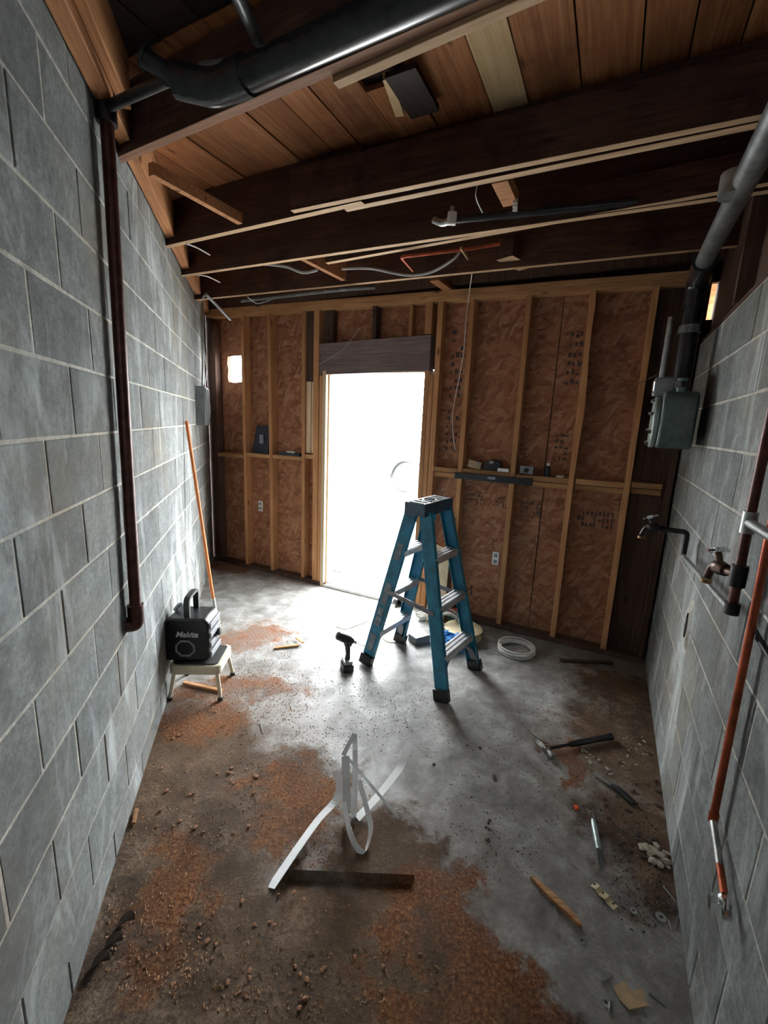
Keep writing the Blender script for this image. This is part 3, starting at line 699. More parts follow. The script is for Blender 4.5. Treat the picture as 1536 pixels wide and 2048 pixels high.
MB().ribbon(fillet([(hx, -.07, .25), (hx, -.07, .375), (hx, .07, .385), (hx, .07, .25)], .03, 4), (1, 0, 0), .032, .016).build('handle', 'black', ra, smooth=True)
MB().tube(bez([(-.11, .03, .262), (-.085, .03, .295), (-.06, .03, .30)], 4), [.012]*8+[.005], 8).build('antenna_stub', 'greypl', ra, smooth=True)
# ---------------------------------------------------------------- broom leaning on the left wall
tp = WPX('L', 373, 842, .02); bt = G(436, 1262)
br = reg(thing('broom', 'broom with an orange wooden handle leaning on the left block wall', 'broom', bt)); WORLD[br.name] = Matrix.Translation(bt)
d = (tp-bt).normalized(); f = bt+d*.16
MB().tube([f, tp], .0125, 10).build('handle', 'broom', br, smooth=True)
MB().tube([f+d*.10, f-d*.02, f-d*.06], [.016, .016, .022], 10).build('ferrule', 'galv', br, smooth=True)
e = (bt-f); side = d.cross(Vector((1, .3, 0))).normalized()
m = MB()
for i in range(26):
    t = (i/25-.5); s0 = f-d*.05+side*t*.07; s1 = bt+side*t*.24+Vector((random.uniform(-.02, .02), random.uniform(-.02, .02), .004)); s1.z = .004
    m.tube([s0, L3(s0, s1, .5)+Vector((random.uniform(-.01, .01), 0, .01)), s1], .005, 4)
m.build('bristles', 'bristle', br)
# ---------------------------------------------------------------- impact driver standing on its battery
db = G(694, 1338); dv = thing('cordless_driver', 'dark cordless impact driver standing on its battery left of the blue ladder', 'power drill', db, R(18), local=True)
MB().prism(rrect(.036, .055, .012), (0, 0, .001), (1, 0, 0), (0, 1, 0), (0, 0, .05)).build('battery', 'black', dv, bevel=.004)['local'] = 1; bt_ = sc.collection.objects[-1]
MB().prism(rrect(.030, .045, .012), (0, 0, .052), (1, 0, 0), (0, 1, 0), (0, 0, .022)).build('grip_base', 'greypl', dv, bevel=.004)
MB().tube([(0, 0, .07), (.004, 0, .11), (.0, 0, .165), (-.008, 0, .20)], [.019, .015, .018, .022], 12).build('grip', 'black', dv, smooth=True)
ax_ = Vector((.86, -.1, -.42)).normalized(); hc = Vector((-.012, 0, .222))
MB().lathe([(.018, -.07), (.028, -.06), (.031, -.02), (.030, .02), (.022, .04), (.015, .055)], hc, ax_, 16).build('motor_housing', 'black', dv, smooth=True)
MB().lathe([(.012, .055), (.012, .075), (.008, .078)], hc, ax_, 12).build('chuck', 'chrome', dv, smooth=True)
MB().tube([hc+ax_*.07, hc+ax_*.15], .0032, 6).build('driver_bit', 'steel', dv)
MB().box((.034, .02, .03), (.006, .03, .022)).build('battery_label', 'label', bt_)
MB().bar((.018, 0, .165), (.026, 0, .185), .012, .01).build('trigger', 'blackiron', dv)
# ---------------------------------------------------------------- bent bright metal strips
sp = thing('metal_strip', 'tangle of bent shiny sheet metal strip standing on the dirty floor', 'metal scrap', G(708, 1640), local=True); so = G(708, 1640)
def sg(px, py, z): return G(px, py, z)-so
MB().ribbon(bez([sg(541, 1776, .004), sg(590, 1704, .018), sg(636, 1640, .035), sg(672, 1600, .07), sg(680, 1570, .12), sg(671, 1541, .17)], 6), (.8, -.3, .35), .040, .0012).build('strip', 'strip', sp)
MB().ribbon(bez([sg(708, 1632, .003), sg(710, 1560, .13), sg(710, 1500, .24), sg(709, 1468, .285)], 6), (1, .1, 0), .022, .0012).build('strip', 'strip', sp)
MB().ribbon([sg(709, 1468, .285), sg(693, 1497, .25), sg(687, 1511, .235)], (1, .3, -.3), .020, .0012).build('strip', 'strip', sp)
MB().ribbon([sg(691, 1512, .235), sg(692, 1560, .15), sg(695, 1625, .02)], (1, .25, 0), .034, .0012).build('strip', 'strip', sp)
MB().ribbon(bez([sg(692, 1512, .23), sg(735, 1562, .15), sg(798, 1637, .06)], 6), [Vector((1, .6, .4)).lerp(Vector((.0, .3, 1)), i/12) for i in range(13)], .012, .0012).build('strip', 'strip', sp)
MB().ribbon(bez([sg(688, 1604, .12), sg(697, 1654, .07), sg(712, 1692, .02), sg(728, 1706, .004), sg(738, 1680, .02), sg(741, 1650, .05), sg(731, 1607, .10), sg(718, 1560, .16)], 6), (.55, .1, .8), .024, .0012).build('strip', 'strip', sp)
MB().ribbon(bez([sg(714, 1637, .006), sg(756, 1592, .05), sg(798, 1538, .11), sg(809, 1512, .15), sg(819, 1482, .19)], 6), (.75, -.5, .35), .042, .0012).build('strip', 'strip', sp)
# ---------------------------------------------------------------- left wall: pipe, panel, conduit
lpipe = reg(tag(empty('waste_pipe', WP('L', 1.72, .0, 0)), 'dark rust-red pipe running down the left block wall to an elbow', 'pipe')); WORLD[lpipe.name] = Matrix.Translation(WP('L', 1.72, 0, 0))
P1 = WPX('L', 212, 215, .034); P2 = WPX('L', 274, 1235, .08); P2 = WP('L', SW('L', 272, 1232, .034)[0], .034, SW('L', 272, 1232, .034)[1])
MB().tube([P1, P2], .022, 16).build('pipe', 'rustpipe', lpipe, smooth=True)
n = nrm('L')
MB().tube(fillet([P2+Vector((0, 0, .05)), P2-Vector((0, 0, .035)), P2-Vector((0, 0, .035))+n*.036], .03), .031, 16).build('elbow', 'rustpipe', lpipe, smooth=True)
MB().tube([P1+Vector((0, 0, -.05)), P1+Vector((0, 0, .04))], .033, 16).build('tee', 'blackiron', lpipe, smooth=True)
q1 = G(335, 160, 2.60); MB().tube([P1, q1], .017, 12).build('branch_pipe', 'blackiron', lpipe, smooth=True)
MB().tube([P1, P1+(P1-q1).normalized()*.12], .014, 12).build('branch_pipe', 'blackiron', lpipe, smooth=True)
s_, z_ = SW('L', 404, 772, .06)
ep = tag(empty('electrical_panel', WP('L', s_, .001, z_), WALL['L'][0]-math.pi/2, True), 'grey electrical box mounted on the left wall near the back corner', 'electrical box')
MB().rng(0, .36, -.08, 0, -.34, 0).build('box', 'panel', ep, bevel=.004); MB().rng(.012, .348, -.087, -.081, -.28, -.012).build('door', 'panel', ep, bevel=.002)['local'] = 1; dq_ = sc.collection.objects[-1]
MB().rng(.28, .32, -.091, -.0875, -.24, -.14).build('paper_label', 'label', dq_); MB().rng(.02, .04, -.10, -.0875, -.17, -.13).build('latch', 'greypl', dq_)
def cable(name, pts, r, mat, label, cat='cable', group=None, nn=6, curve=True):
    p = bez(pts, nn) if curve else pts
    o = MB().tube(p, r, 6).build(name, mat, None, smooth=True); return tag(o, label, cat, group)
ptop = WP('L', s_+.1, .05, z_)
cable('cable', [ptop, WPX('L', 405, 720, .05), WPX('L', 402, 640, .05), WPX('L', 404, 600, .05), G(412, 590, 2.52)], .008, 'galv', 'pale conduit rising from the top of the grey electrical box')
cable('cable', [ptop+Vector((.03, -.02, 0)), WPX('L', 413, 740, .06), WPX('L', 407, 690, .07), WPX('L', 406, 600, .06), WPX('L', 396, 565, .04), WPX('L', 392, 548, .02)], .005, 'wiregrey', 'thin cable looping up beside the conduit above the electrical box')
tag(MB().tube([G(412, 589, 2.52), G(461, 639, 2.45)], .011, 10).build('conduit_stub', 'galv', None, smooth=True), 'short pale conduit end sticking out under the joists at the left corner', 'conduit')
cable('cable', [G(372, 487, 2.60), G(395, 496, 2.6), G(420, 510, 2.59)], .004, 'wire', 'short white wire end poking out over the left wall plate', nn=4)
cable('cable', [G(393, 550, 2.60), G(415, 553, 2.6), G(440, 565, 2.59)], .004, 'wire', 'short white wire end nearest the back corner on the left wall', nn=4)
# ---------------------------------------------------------------- pipes and cables under the ceiling
dr_ = reg(thing('drain_pipe', 'large shiny black drain pipe crossing under the nearest joists', 'pipe', G(440, 190, 2.58))); WORLD[dr_.name] = Matrix.Translation(G(440, 190, 2.58))
dd = (G(880, -22, 2.58)-G(440, 176, 2.58)).normalized()
A0, A1 = G(428, 180, 2.58), G(880, -22, 2.58)+dd*.6; A2 = G(352, 160, 2.60); A3 = G(295, 118, 2.64)
MB().tube([A0, A1], .041, 20).build('pipe', 'abs', dr_, smooth=True)
MB().tube(fillet([A0+dd*.10, A0, A2], .05), .046, 20).build('elbow', 'abs', dr_, smooth=True)
MB().tube([A2, A3], .026, 16).build('pipe', 'abs', dr_, smooth=True); MB().tube([A3, A3+(A3-A2)*.12], .034, 16).build('hub', 'abs', dr_, smooth=True)
MB().tube([A0+dd*.08, A0+dd*.14], .049, 20).build('coupling', 'abs', dr_, smooth=True)
sm = reg(thing('small_pipe', 'short thin grey pipe lying alongside the large black drain pipe', 'pipe', G(480, 130, 2.66))); WORLD[sm.name] = Matrix.Translation(G(480, 130, 2.66))
MB().tube([G(402, 138, 2.68), G(535, 122, 2.68)], .018, 12).build('pipe', 'greypipe', sm, smooth=True); MB().tube([G(530, 124, 2.68), G(580, 110, 2.68)], .023, 12).build('coupling', 'greypipe', sm, smooth=True)
tag(MB().tube([G(470, -20, 2.75), G(515, 80, 2.75)], .02, 10).build('vent_pipe', 'greypipe', None, smooth=True), 'dim grey pipe between the near joists at the top left', 'pipe')
bp = reg(thing('water_pipe', 'black pipe with a white hanger between the second and third joists', 'pipe', G(905, 440, 2.66))); WORLD[bp.name] = Matrix.Translation(G(905, 440, 2.66))
MB().tube([G(905, 440, 2.66), G(1390, 392, 2.66)], .02, 12).build('pipe', 'abs', bp, smooth=True)
MB().tube(fillet([G(868, 440, 2.69), G(885, 447, 2.66), G(905, 440, 2.66)], .02), .017, 10).build('elbow', 'galv', bp, smooth=True)
MB().box(G(904, 437, 2.655), (.045, .03, .06)).build('clamp', 'paper', bp, bevel=.006)
MB().box(G(904, 425, 2.70), (.02, .01, .06)).build('clamp', 'wiregrey', bp, bevel=.003)
st_ = MB()
for k in range(4): st_.box(G(1030, 402+k*8, 2.665), (.022, .004, .02))
st_.bar(G(1026, 375, 2.70), G(1031, 428, 2.66), .014, .003).build('hanger_strap', 'paper', bp)
cable('cable', [G(525, 528, 2.65), G(570, 533, 2.63), G(605, 545, 2.60), G(635, 540, 2.62)], .009, 'wiregrey', 'grey cable draped below the second joist left of the bridging board')
cable('cable', [G(684, 538, 2.66), G(740, 537, 2.63), G(810, 550, 2.58), G(860, 545, 2.58), G(905, 520, 2.62), G(920, 502, 2.66)], .008, 'wiregrey', 'grey cable sagging between the bridging board and the copper line')
cable('conduit', [G(482, 602, 2.60), G(560, 594, 2.60), G(680, 580, 2.60), G(750, 575, 2.62)], .012, 'greypipe', 'long grey flexible conduit under the joist nearest the back wall')
cable('cable', [G(495, 594, 2.6), G(515, 607, 2.57), G(545, 598, 2.6)], .004, 'wiregrey', 'thin loop of wire hanging at the end of the grey flexible conduit')
cp = reg(thing('copper_line', 'thin copper pipe hanging below the third joist', 'pipe', G(800, 515, 2.6))); WORLD[cp.name] = Matrix.Translation(G(800, 515, 2.6))
MB().tube(fillet([G(826, 541, 2.58), G(802, 514, 2.60), G(940, 498, 2.63), G(1000, 488, 2.65)], .02), .009, 8).build('pipe', 'copper', cp, smooth=True)
MB().tube([G(922, 495, 2.6), G(936, 517, 2.6)], .008, 8).build('stub', 'brass', cp, smooth=True)
cable('cord', [G(944, 548, 2.62), WPX('B', 938, 590, .06), WPX('B', 932, 640, .03), WPX('B', 925, 720, .02), WPX('B', 905, 830, -.05), WPX('B', 910, 900, -.03)], .003, 'wire', 'thin pale wire hanging from the joist down over the sheathing right of the door')
cable('cord', [WPX('B', 720, 655, -.02), WPX('B', 690, 695, .012), WPX('B', 662, 715, .012), WPX('B', 636, 730, .01)], .0025, 'wiregrey', 'thin wire crossing the grey header above the door')
cable('cord', [G(955, 368, 2.64), G(952, 395, 2.6), G(965, 425, 2.6)], .003, 'wiregrey', 'thin wire hanging beside the black water pipe')
# dark dusty rag hanging at the near left joist
# ---------------------------------------------------------------- right wall: big pipe, meter
def W3(px, py, off): return WPX('R', px, py, off)
gp = reg(thing('gas_pipe', 'thick dull grey pipe running under the ceiling and down to the meter', 'pipe', WP('R', -2.95, .13, 2.42))); WORLD[gp.name] = Matrix.Translation(WP('R', -2.95, .13, 2.42))
c1 = WP('R', -2.75, .135, 2.43)
MB().tube([WP('R', .0, .15, 2.43), c1], .037, 18).build('pipe', 'greypipe', gp, smooth=True)
MB().tube(fillet([WP('R', -2.66, .135, 2.43), WP('R', -2.95, .12, 2.43), WP('R', -2.95, .12, 2.28)], .09), .05, 18).build('elbow', 'abs', gp, smooth=True)
MB().tube([WP('R', -2.95, .12, 2.32), WP('R', -2.95, .12, 1.62)], .042, 18).build('pipe', 'blackiron', gp, smooth=True)
MB().tube([WP('R', -2.95, .12, 2.20), WP('R', -2.95, .12, 2.16)], .052, 18).build('coupling', 'greypipe', gp, smooth=True)
MB().tube([WP('R', -1.95, .16, 2.47), WP('R', -1.95, .16, 2.40)], .045, 12).build('hanger', 'galv', gp, smooth=True)
tag(MB().tube([WP('R', -3.0, .21, 2.26), WP('R', -3.0, .21, 1.93)], .015, 12).build('riser_pipe', 'galv', None, smooth=True), 'thin galvanised pipe dropping to the top of the meter', 'pipe')
mt = tag(empty('gas_meter', WP('R', -2.85, .05, 1.70), WALL['R'][0]-math.pi/2, True), 'dark grey green gas meter hung on the right wall by the back corner', 'meter')
# local: x along wall toward camera, -y into the room
def oval(a, b, n=24): return [(a*math.cos(2*math.pi*i/n), b*math.sin(2*math.pi*i/n)) for i in range(n)]
MB().prism(rrect(.15, .145, .05), (0, 0, 0), (1, 0, 0), (0, 0, 1), (0, -.155, 0)).build('body', 'meter', mt, bevel=.012)
MB().prism(oval(.135, .135), (0, -.156, -.01), (1, 0, 0), (0, 0, 1), (0, -.03, 0)).build('front_cover', 'meterface', mt, bevel=.008)['local'] = 1; fc_ = sc.collection.objects[-1]
for i in range(8):
    a = R(45*i+20); MB().lathe([(.010, 0), (.010, .014)], (.12*math.cos(a), -.186, .12*math.sin(a)-.01), (0, -1, 0), 6).build('bolt', 'chrome', fc_)
MB().prism(rrect(.06, .045, .012), (0, -.11, .175), (1, 0, 0), (0, 0, 1), (0, -.09, 0)).build('register', 'greypl', mt, bevel=.004)['local'] = 1; rg_ = sc.collection.objects[-1]
MB().prism(rrect(.048, .034, .01), (0, -.2005, .175), (1, 0, 0), (0, 0, 1), (0, -.004, 0)).build('register_glass', 'chrome', rg_)
for sx in (-.09, .09):
    MB().tube([(sx, -.08, .135), (sx, -.08, .21)], .026, 14).build('inlet_neck', 'meter', mt, smooth=True)
    MB().lathe([(.036, 0), (.036, .03)], (sx, -.08, .165), (0, 0, 1), 6).build('union_nut', 'blackiron', mt, bevel=.002)
tag(MB().tube(fillet([WP('R', -3.03, .23, 1.93), WP('R', -2.98, .15, 1.93), WP('R', -2.95, .13, 1.97)], .02), .018, 10).build('pipe_tee', 'greypipe', None, smooth=True), 'grey fitting joining the riser pipe to the thick pipe above the meter', 'pipe fitting')
tag(MB().bar(WP('R', -2.98, .36, 1.88), WP('R', -2.96, .24, 1.95), .012, .004).build('tag_wire', 'brass', None), 'thin orange tag sticking out over the meter', 'tag')
# water pipes with hose bibbs
wp = reg(thing('hose_bibb_pipe', 'old dark water pipe with two hose taps on the right block wall', 'pipe', WP('R', -1.38, .07, 1.2))); WORLD[wp.name] = Matrix.Translation(WP('R', -1.38, .07, 1.2))
sv = -1.40; off = .05
zt1 = SW('R', 1536, 880, off)[1]; ztee = SW('R', 1498, 1045, off)[1]; zb1 = SW('R', 1482, 1158, off)[1]; zlow = SW('R', 1465, 1222, off)[1]
sv0 = SW('R', 1498, 1045, off)[0]; sv1 = SW('R', 1465, 1222, off)[0]
V0 = WP('R', sv0, off, 2.18); Vt = WP('R', sv0, off, ztee); Vb = WP('R', sv0+.005, off, zb1); Vl = WP('R', sv0+.01, off, zlow)
MB().tube([V0, Vt, Vb, Vl], .0125, 12).build('pipe', 'rustpipe', wp, smooth=True)
MB().tube([Vt+Vector((0, 0, .03)), Vt-Vector((0, 0, .03))], .018, 12).build('tee', 'galv', wp, smooth=True)
MB().tube([Vt, WP('R', sv0+.5, off, ztee+.005)], .0125, 12).build('pipe', 'galv', wp, smooth=True)
MB().tube([Vb+Vector((0, 0, .03)), Vb-Vector((0, 0, .03))], .021, 12).build('tee', 'blackiron', wp, smooth=True)
MB().tube([Vl+Vector((0, 0, .02)), Vl-Vector((0, 0, .012))], .019, 12).build('elbow', 'blackiron', wp, smooth=True)
far = WP('R', SW('R', 1366, 1112, off)[0], off, SW('R', 1366, 1112, off)[1]-.0)
MB().tube([Vl-Vector((0, 0, .002)), far], .0115, 12).build('pipe', 'galv', wp, smooth=True)
up1 = far+Vector((0, 0, .115)); MB().tube(fillet([far, up1, up1-nrm('R')*.09], .02), .0125, 12).build('pipe', 'blackiron', wp, smooth=True)
def bibb(p, d, mat_body='tap'):
    d = Vector(d).normalized(); upv = (Vector((0, 0, 1))+d*.45).normalized()
    b = MB(); b.tube([p, p+d*.035], .013, 12); b.lathe([(.018, .0), (.022, .02), (.02, .04), (.014, .05)], p+d*.03, d, 14)
    b.tube(fillet([p+d*.05, p+d*.085, p+d*.10-Vector((0, 0, .045))], .02), .012, 12); b.build('tap_body', mat_body, wp, smooth=True)
    MB().lathe([(.016, 0), (.016, .012), (.012, .014)], p+d*.10-Vector((0, 0, .05)), (0, 0, -1), 12).build('tap_outlet', 'brass', wp, smooth=True)
    MB().tube([p+d*.055, p+d*.055+upv*.045], .010, 10).build('tap_bonnet', mat_body, wp, smooth=True)
    c = p+d*.055+upv*.052; hb = MB(); a = d.cross(upv).normalized(); b2 = upv.cross(a)
    hb.lathe([(.012, -.006), (.012, .008)], c, upv, 10)
    for v in (a, -a, b2, -b2): hb.tube([c, c+v*.026, c+v*.032], [.004, .0045, .0065], 8)
    hb.build('tap_handle', 'chrome', wp, smooth=True)
bd = Vector(WP('R', -1.7, .22, 0)-WP('R', -1.38, .075, 0)).normalized()
bibb(Vb+bd*.018, bd); bibb(up1-nrm('R')*.08+Vector((0, 0, 0)), (Vector(-nrm('R'))*.8+Vector((0, .3, 0))).normalized(), 'blackiron')
tag(MB().tube([WP('R', sv0+.03, .008, zlow-.03), WP('R', sv0+.5, .008, zlow-.05)], .006, 10).build('stub_pipe', 'blackiron', None, smooth=True), 'dark horizontal pipe close to the right wall behind the red copper pipe', 'pipe')
co = reg(thing('copper_pipe', 'red copper pipe running down the right wall with a chrome valve at its end', 'pipe', WP('R', -1.28, .06, .6))); WORLD[co.name] = Matrix.Translation(WP('R', -1.28, .06, .6))
co_off = .026; sb_, zb_ = SW('R', 1426, 1638, co_off); stp, ztp = SW('R', 1536, 1085, co_off)
cA = WP('R', stp, co_off, 2.0); cB = WP('R', sb_, co_off, zb_); se, ze = SW('R', 1450, 1800, co_off)
MB().tube([WP('R', stp-.03, co_off, 2.1), WP('R', stp, co_off, ztp), cB], .010, 12).build('pipe', 'copper', co, smooth=True)
MB().tube([cB+Vector((0, 0, .02)), cB-Vector((0, 0, .006))], .0125, 12).build('elbow', 'copper', co, smooth=True)
cE = WP('R', se, co_off, ze); MB().tube([cB, L3(cB, cE, .62)], .0088, 12).build('pipe', 'galv', co, smooth=True); MB().tube([L3(cB, cE, .60), cE], .0088, 12).build('pipe', 'copper', co, smooth=True)
ed = (cE-cB).normalized()
MB().lathe([(.012, 0), (.014, .006), (.014, .02), (.011, .024), (.011, .05), (.008, .052)], cE-ed*.01, ed, 8).build('valve_body', 'chrome', co, smooth=True)
MB().lathe([(.006, 0), (.006, .02), (.016, .022), (.016, .034)], cE+ed*.02, -nrm('R'), 8).build('valve_handle', 'chrome', co, smooth=True)
# broken block: crater ring with rusty stub
hc_ = SW('R', 1377, 1252, 0)
hl = tag(empty('broken_patch', WP('R', hc_[0], .0, hc_[1]), WALL['R'][0]-math.pi/2, True), 'broken rusty hole with crumbling mortar in the right block wall', 'wall damage')
m = MB(); n_ = 16; V_ = []
for rr, yy in ((1.6, .0), (1.15, -.012), (.8, -.010), (.7, .002)):
    for k in range(n_):
        a = 2*math.pi*k/n_; q = rr*(1+random.uniform(-.14, .14)); V_.append((.036*q*math.cos(a), yy, .085*q*math.sin(a)))
m.add(V_, [(i*n_+k, i*n_+(k+1) % n_, (i+1)*n_+(k+1) % n_, (i+1)*n_+k) for i in range(3) for k in range(n_)]).build('mortar_rim', 'mortar', hl)
MB().prism([(.021*math.cos(2*math.pi*k/14)*random.uniform(.8, 1.1), .056*math.sin(2*math.pi*k/14)*random.uniform(.8, 1.1)) for k in range(14)], (0, -.0125, 0), (1, 0, 0), (0, 0, 1), (0, .010, 0)).build('hole_shade', 'blackiron', hl)  # dark plate stands in for the shade inside the uncut hole
MB().tube([(0, .0, .03), (0, -.010, .0), (0, -.002, -.03)], .007, 8).build('pipe_stub', 'rustpipe', hl, smooth=True)
# ---------------------------------------------------------------- things on the ledges of the back wall
def onb(px, py, off=-.04): return WPX('B', px, py, off)
zb_l = 1.2635; rzB = WALL['B'][0]-math.pi/2
def bthing(name, label, cat, s, off, z, rz=0, local=True): return tag(empty(name, WP('B', s, off, z), rzB+rz, local), label, cat)
t = bthing('tool_case', 'dark blue plastic case leaning upright on the left ledge', 'case', -3.22, -.045, zb_l)
MB().prism([(-.11, 0), (.10, 0), (.115, .27), (.10, .285), (-.06, .285), (-.075, .27)], (0, -.02, .0005), (1, 0, 0), (.0, .12, 1), (0, .045, 0)).build('shell', 'darkblue', t, bevel=.006)
MB().box((.02, -.012, .15), (.05, .012, .09)).build('latch', 'greypl', t, bevel=.003)
t = bthing('tray', 'dark tray holding a white piece on the ledge left of the door', 'tray', -2.83, -.035, 1.2705)
MB().prism(rrect(.13, .03, .012), (0, 0, .0), (1, 0, 0), (0, 1, 0), (0, 0, .03)).build('base', 'darkblue', t, bevel=.004); MB().box((.02, -.005, .037), (.1, .04, .012)).build('white_insert', 'paper', t, bevel=.004)
zr = 1.294
t = bthing('small_box', 'orange tan cardboard box tipped on the right ledge', 'box', -.96, -.03, zr, R(20)); MB().box((0, 0, .034), (.10, .05, .06), Matrix.Rotation(R(12), 3, 'Y')).build('box', 'cardboard', t, bevel=.002); MB().box((.03, -.0265, .045), (.03, .002, .02), Matrix.Rotation(R(12), 3, 'Y')).build('label', 'label', t)
t = bthing('charger', 'black battery charger between the tan box and the stud', 'charger', -.82, -.035, zr); MB().prism([(-.07, 0), (.08, 0), (.07, .07), (.0, .085), (-.05, .06)], (0, -.03, 0), (1, 0, 0), (0, 0, 1), (0, .06, 0)).build('body', 'black', t, bevel=.004); MB().box((.0, -.032, .065), (.03, .004, .02)).build('label', 'label', t)
t = bthing('tape_box', 'small white box at the front of the right ledge', 'box', -.72, .005, 1.268+.0265); MB().box((0, 0, .013), (.085, .03, .024)).build('box', 'paper', t, bevel=.002)
t = bthing('spirit_level', 'long black level lying across the front of the right ledge', 'level', -.80, .018, 1.235); MB().box((0, 0, 0), (.60, .03, .05)).build('beam', 'black', t, bevel=.003); MB().box((.27, 0, 0), (.07, .034, .054)).build('end_cap', 'rubber', t, bevel=.003); MB().box((0, -.016, .005), (.06, .004, .02)).build('vial', 'greypl', t)
t = bthing('socket_box', 'grey round-faced box on the ledge right of the second stud', 'box', -.55, -.03, 1.284); MB().box((0, 0, .036), (.10, .05, .06)).build('box', 'greypl', t, bevel=.004); MB().lathe([(.018, 0), (.018, .006)], (0, -.026, .036), (0, -1, 0), 14).build('dial', 'black', t)
t = bthing('bottle', 'small dark bottle with white cap on the right ledge', 'bottle', -.40, -.035, 1.284); MB().lathe([(.02, 0), (.022, .05), (.02, .065), (.008, .08)], (0, 0, 0), (0, 0, 1), 14).build('body', 'black', t, smooth=True); MB().lathe([(.012, .08), (.012, .10)], (0, 0, 0), (0, 0, 1), 12).build('cap', 'paper', t)
t = bthing('tape_roll', 'small yellow tape roll lying on the right ledge by the crooked stud', 'tape', -.31, -.03, 1.284); MB().lathe([(.014, 0), (.03, 0), (.03, .016), (.014, .016)], (0, 0, 0), (0, 0, 1), 16).build('roll', 'yellowspool', t, smooth=True)
# ---------------------------------------------------------------- boards leaning by the door
t = tag(empty('leaning_board', G(872, 1240), rzB, True), 'pale board with a green label leaning on the wall right of the door', 'board')
MB().prism([(0, 0), (.15, 0), (.15, .62), (0, .66)], (-.07, -.07, .001), (1, 0, 0), (0, .12, 1), (0, .016, 0)).build('board', 'cream', t, bevel=.002)
MB().prism([(.0, 0), (.09, 0), (.09, .05), (0, .05)], (-.02, -.07+.12*.56-.004, .56), (1, 0, 0), (0, .12, 1), (0, .002, 0)).build('green_label', 'green', t)
t = tag(MB().bar(G(893, 1246)+Vector((0, 0, .002)), WPX('B', 905, 1035, .01), .04, .02).build('lumber_offcut', 'darkwood', None, bevel=.002), 'dark narrow board leaning beside the pale board near the door', 'board')
# ---------------------------------------------------------------- supplies behind the ladder
def lump(name, px, py, label, cat, group=None): return thing(name, label, cat, G(px, py), local=True, group=group)
def coil(root, r, n, wr, mat, flat=.5, name='loop', base=.0):
    for i in range(n):
        rr = r*random.uniform(.86, 1.05); ph = random.uniform(0, 6.3); dz = base+wr+random.uniform(0, 1)*n*wr*flat; tl = random.uniform(-.06, .06)
        pts = [(rr*math.cos(a+ph)*random.uniform(.985, 1.015)+random.uniform(-.002, .002), rr*math.sin(a+ph), dz+tl*rr*math.cos(a)*.6+abs(tl)*rr*.6) for a in [2*math.pi*k/26 for k in range(26)]]
        MB().tube(pts, wr, 6, closed=True).build(name, mat, root, smooth=True)
t = lump('cable_coil', 1032, 1302, 'coil of white cable lying alone on the floor right of the ladder', 'cable coil'); coil(t, .125, 11, .005, 'wire', .75)
MB().tube(bez([(.1, .02, .05), (.13, -.02, .03), (.12, -.07, .01)], 5), .005, 6).build('loose_end', 'wire', t, smooth=True)
t = lump('cable_spool', 925, 1275, 'cream round cable spool lying flat behind the ladder right leg', 'spool')
MB().lathe([(.02, .01), (.13, .004), (.145, .012), (.14, .02), (.06, .022), (.05, .0225)], (0, 0, .004), (0, 0, 1), 28).build('lower_flange', 'yellowspool', t, smooth=True)
MB().lathe([(.05, 0), (.05, .05)], (0, 0, .025), (0, 0, 1), 20).build('core', 'wire', t, smooth=True)
MB().lathe([(.03, .0), (.14, .0), (.148, .006), (.14, .012), (.05, .014), (.03, .010)], (0, 0, .076), (0, 0, 1), 28).build('upper_flange', 'yellowspool', t, smooth=True)
MB().box((.0, .01, .094), (.06, .045, .004)).build('label', 'paper', t)
t = lump('cable_coil', 890, 1262, 'tangled grey-white cable coil standing against the wall behind the ladder', 'cable coil')
for i in range(9):
    rr = random.uniform(.085, .115); tl = R(random.uniform(-25, 15)); yy = random.uniform(-.03, .05)
    pts = [(rr*math.cos(a), yy+rr*math.sin(a)*math.sin(tl)*.5, .005+rr*(1+math.sin(a)*math.cos(tl))*.8) for a in [2*math.pi*k/24 for k in range(24)]]
    MB().tube(pts, .005, 6, closed=True).build('loop', 'wire' if i % 2 else 'wiregrey', t, smooth=True)
t = lump('cable_tangle', 848, 1240, 'loose tangle of white cable on the floor beside the doorway', 'cable')
for i in range(5):
    pts = bez([(random.uniform(-.09, .07), random.uniform(-.06, .08), random.uniform(.006, .09)) for _ in range(7)], 6); MB().tube(pts, .0045, 6).build('strand', 'wire', t, smooth=True)
t = lump('metal_box', 838, 1283, 'shallow grey metal box on the floor between the ladder legs', 'box')
rot = Matrix.Rotation(R(30), 3, 'Z'); bx = MB()
for c, sz in (((0, 0, .004), (.13, .10, .006)), ((-.065, 0, .03), (.004, .10, .055)), ((.065, 0, .03), (.004, .10, .055)), ((0, -.05, .03), (.13, .004, .055)), ((0, .05, .03), (.13, .004, .055))): bx.box(rot @ Vector(c), sz, rot)
bx.build('box', 'panel', t, bevel=.001); MB().box(rot @ Vector((0, 0, .06)), (.125, .095, .003), rot).build('lid', 'galv', t)
t = lump('rope', 905, 1295, 'bunch of blue rope and cord under the ladder', 'rope')
for i in range(14):
    c = Vector((random.uniform(-.09, .08), random.uniform(-.06, .09), .0)); pts = bez([c+Vector((random.uniform(-.06, .06), random.uniform(-.05, .05), random.uniform(.008, .10))) for _ in range(5)], 5)
    MB().tube(pts, .009, 6).build('strand', 'bluecloth', t, smooth=True)
t = lump('tool_case', 905, 1244, 'dark green and red tool case lying against the wall behind the ladder', 'case'); MB().box((0, 0, .05), (.19, .09, .09), Matrix.Rotation(R(-25), 3, 'Z')).build('case', 'green', t, bevel=.006); MB().box((-.0, 0, .103), (.20, .095, .012), Matrix.Rotation(R(-25), 3, 'Z')).build('lid', 'redpl', t, bevel=.003)
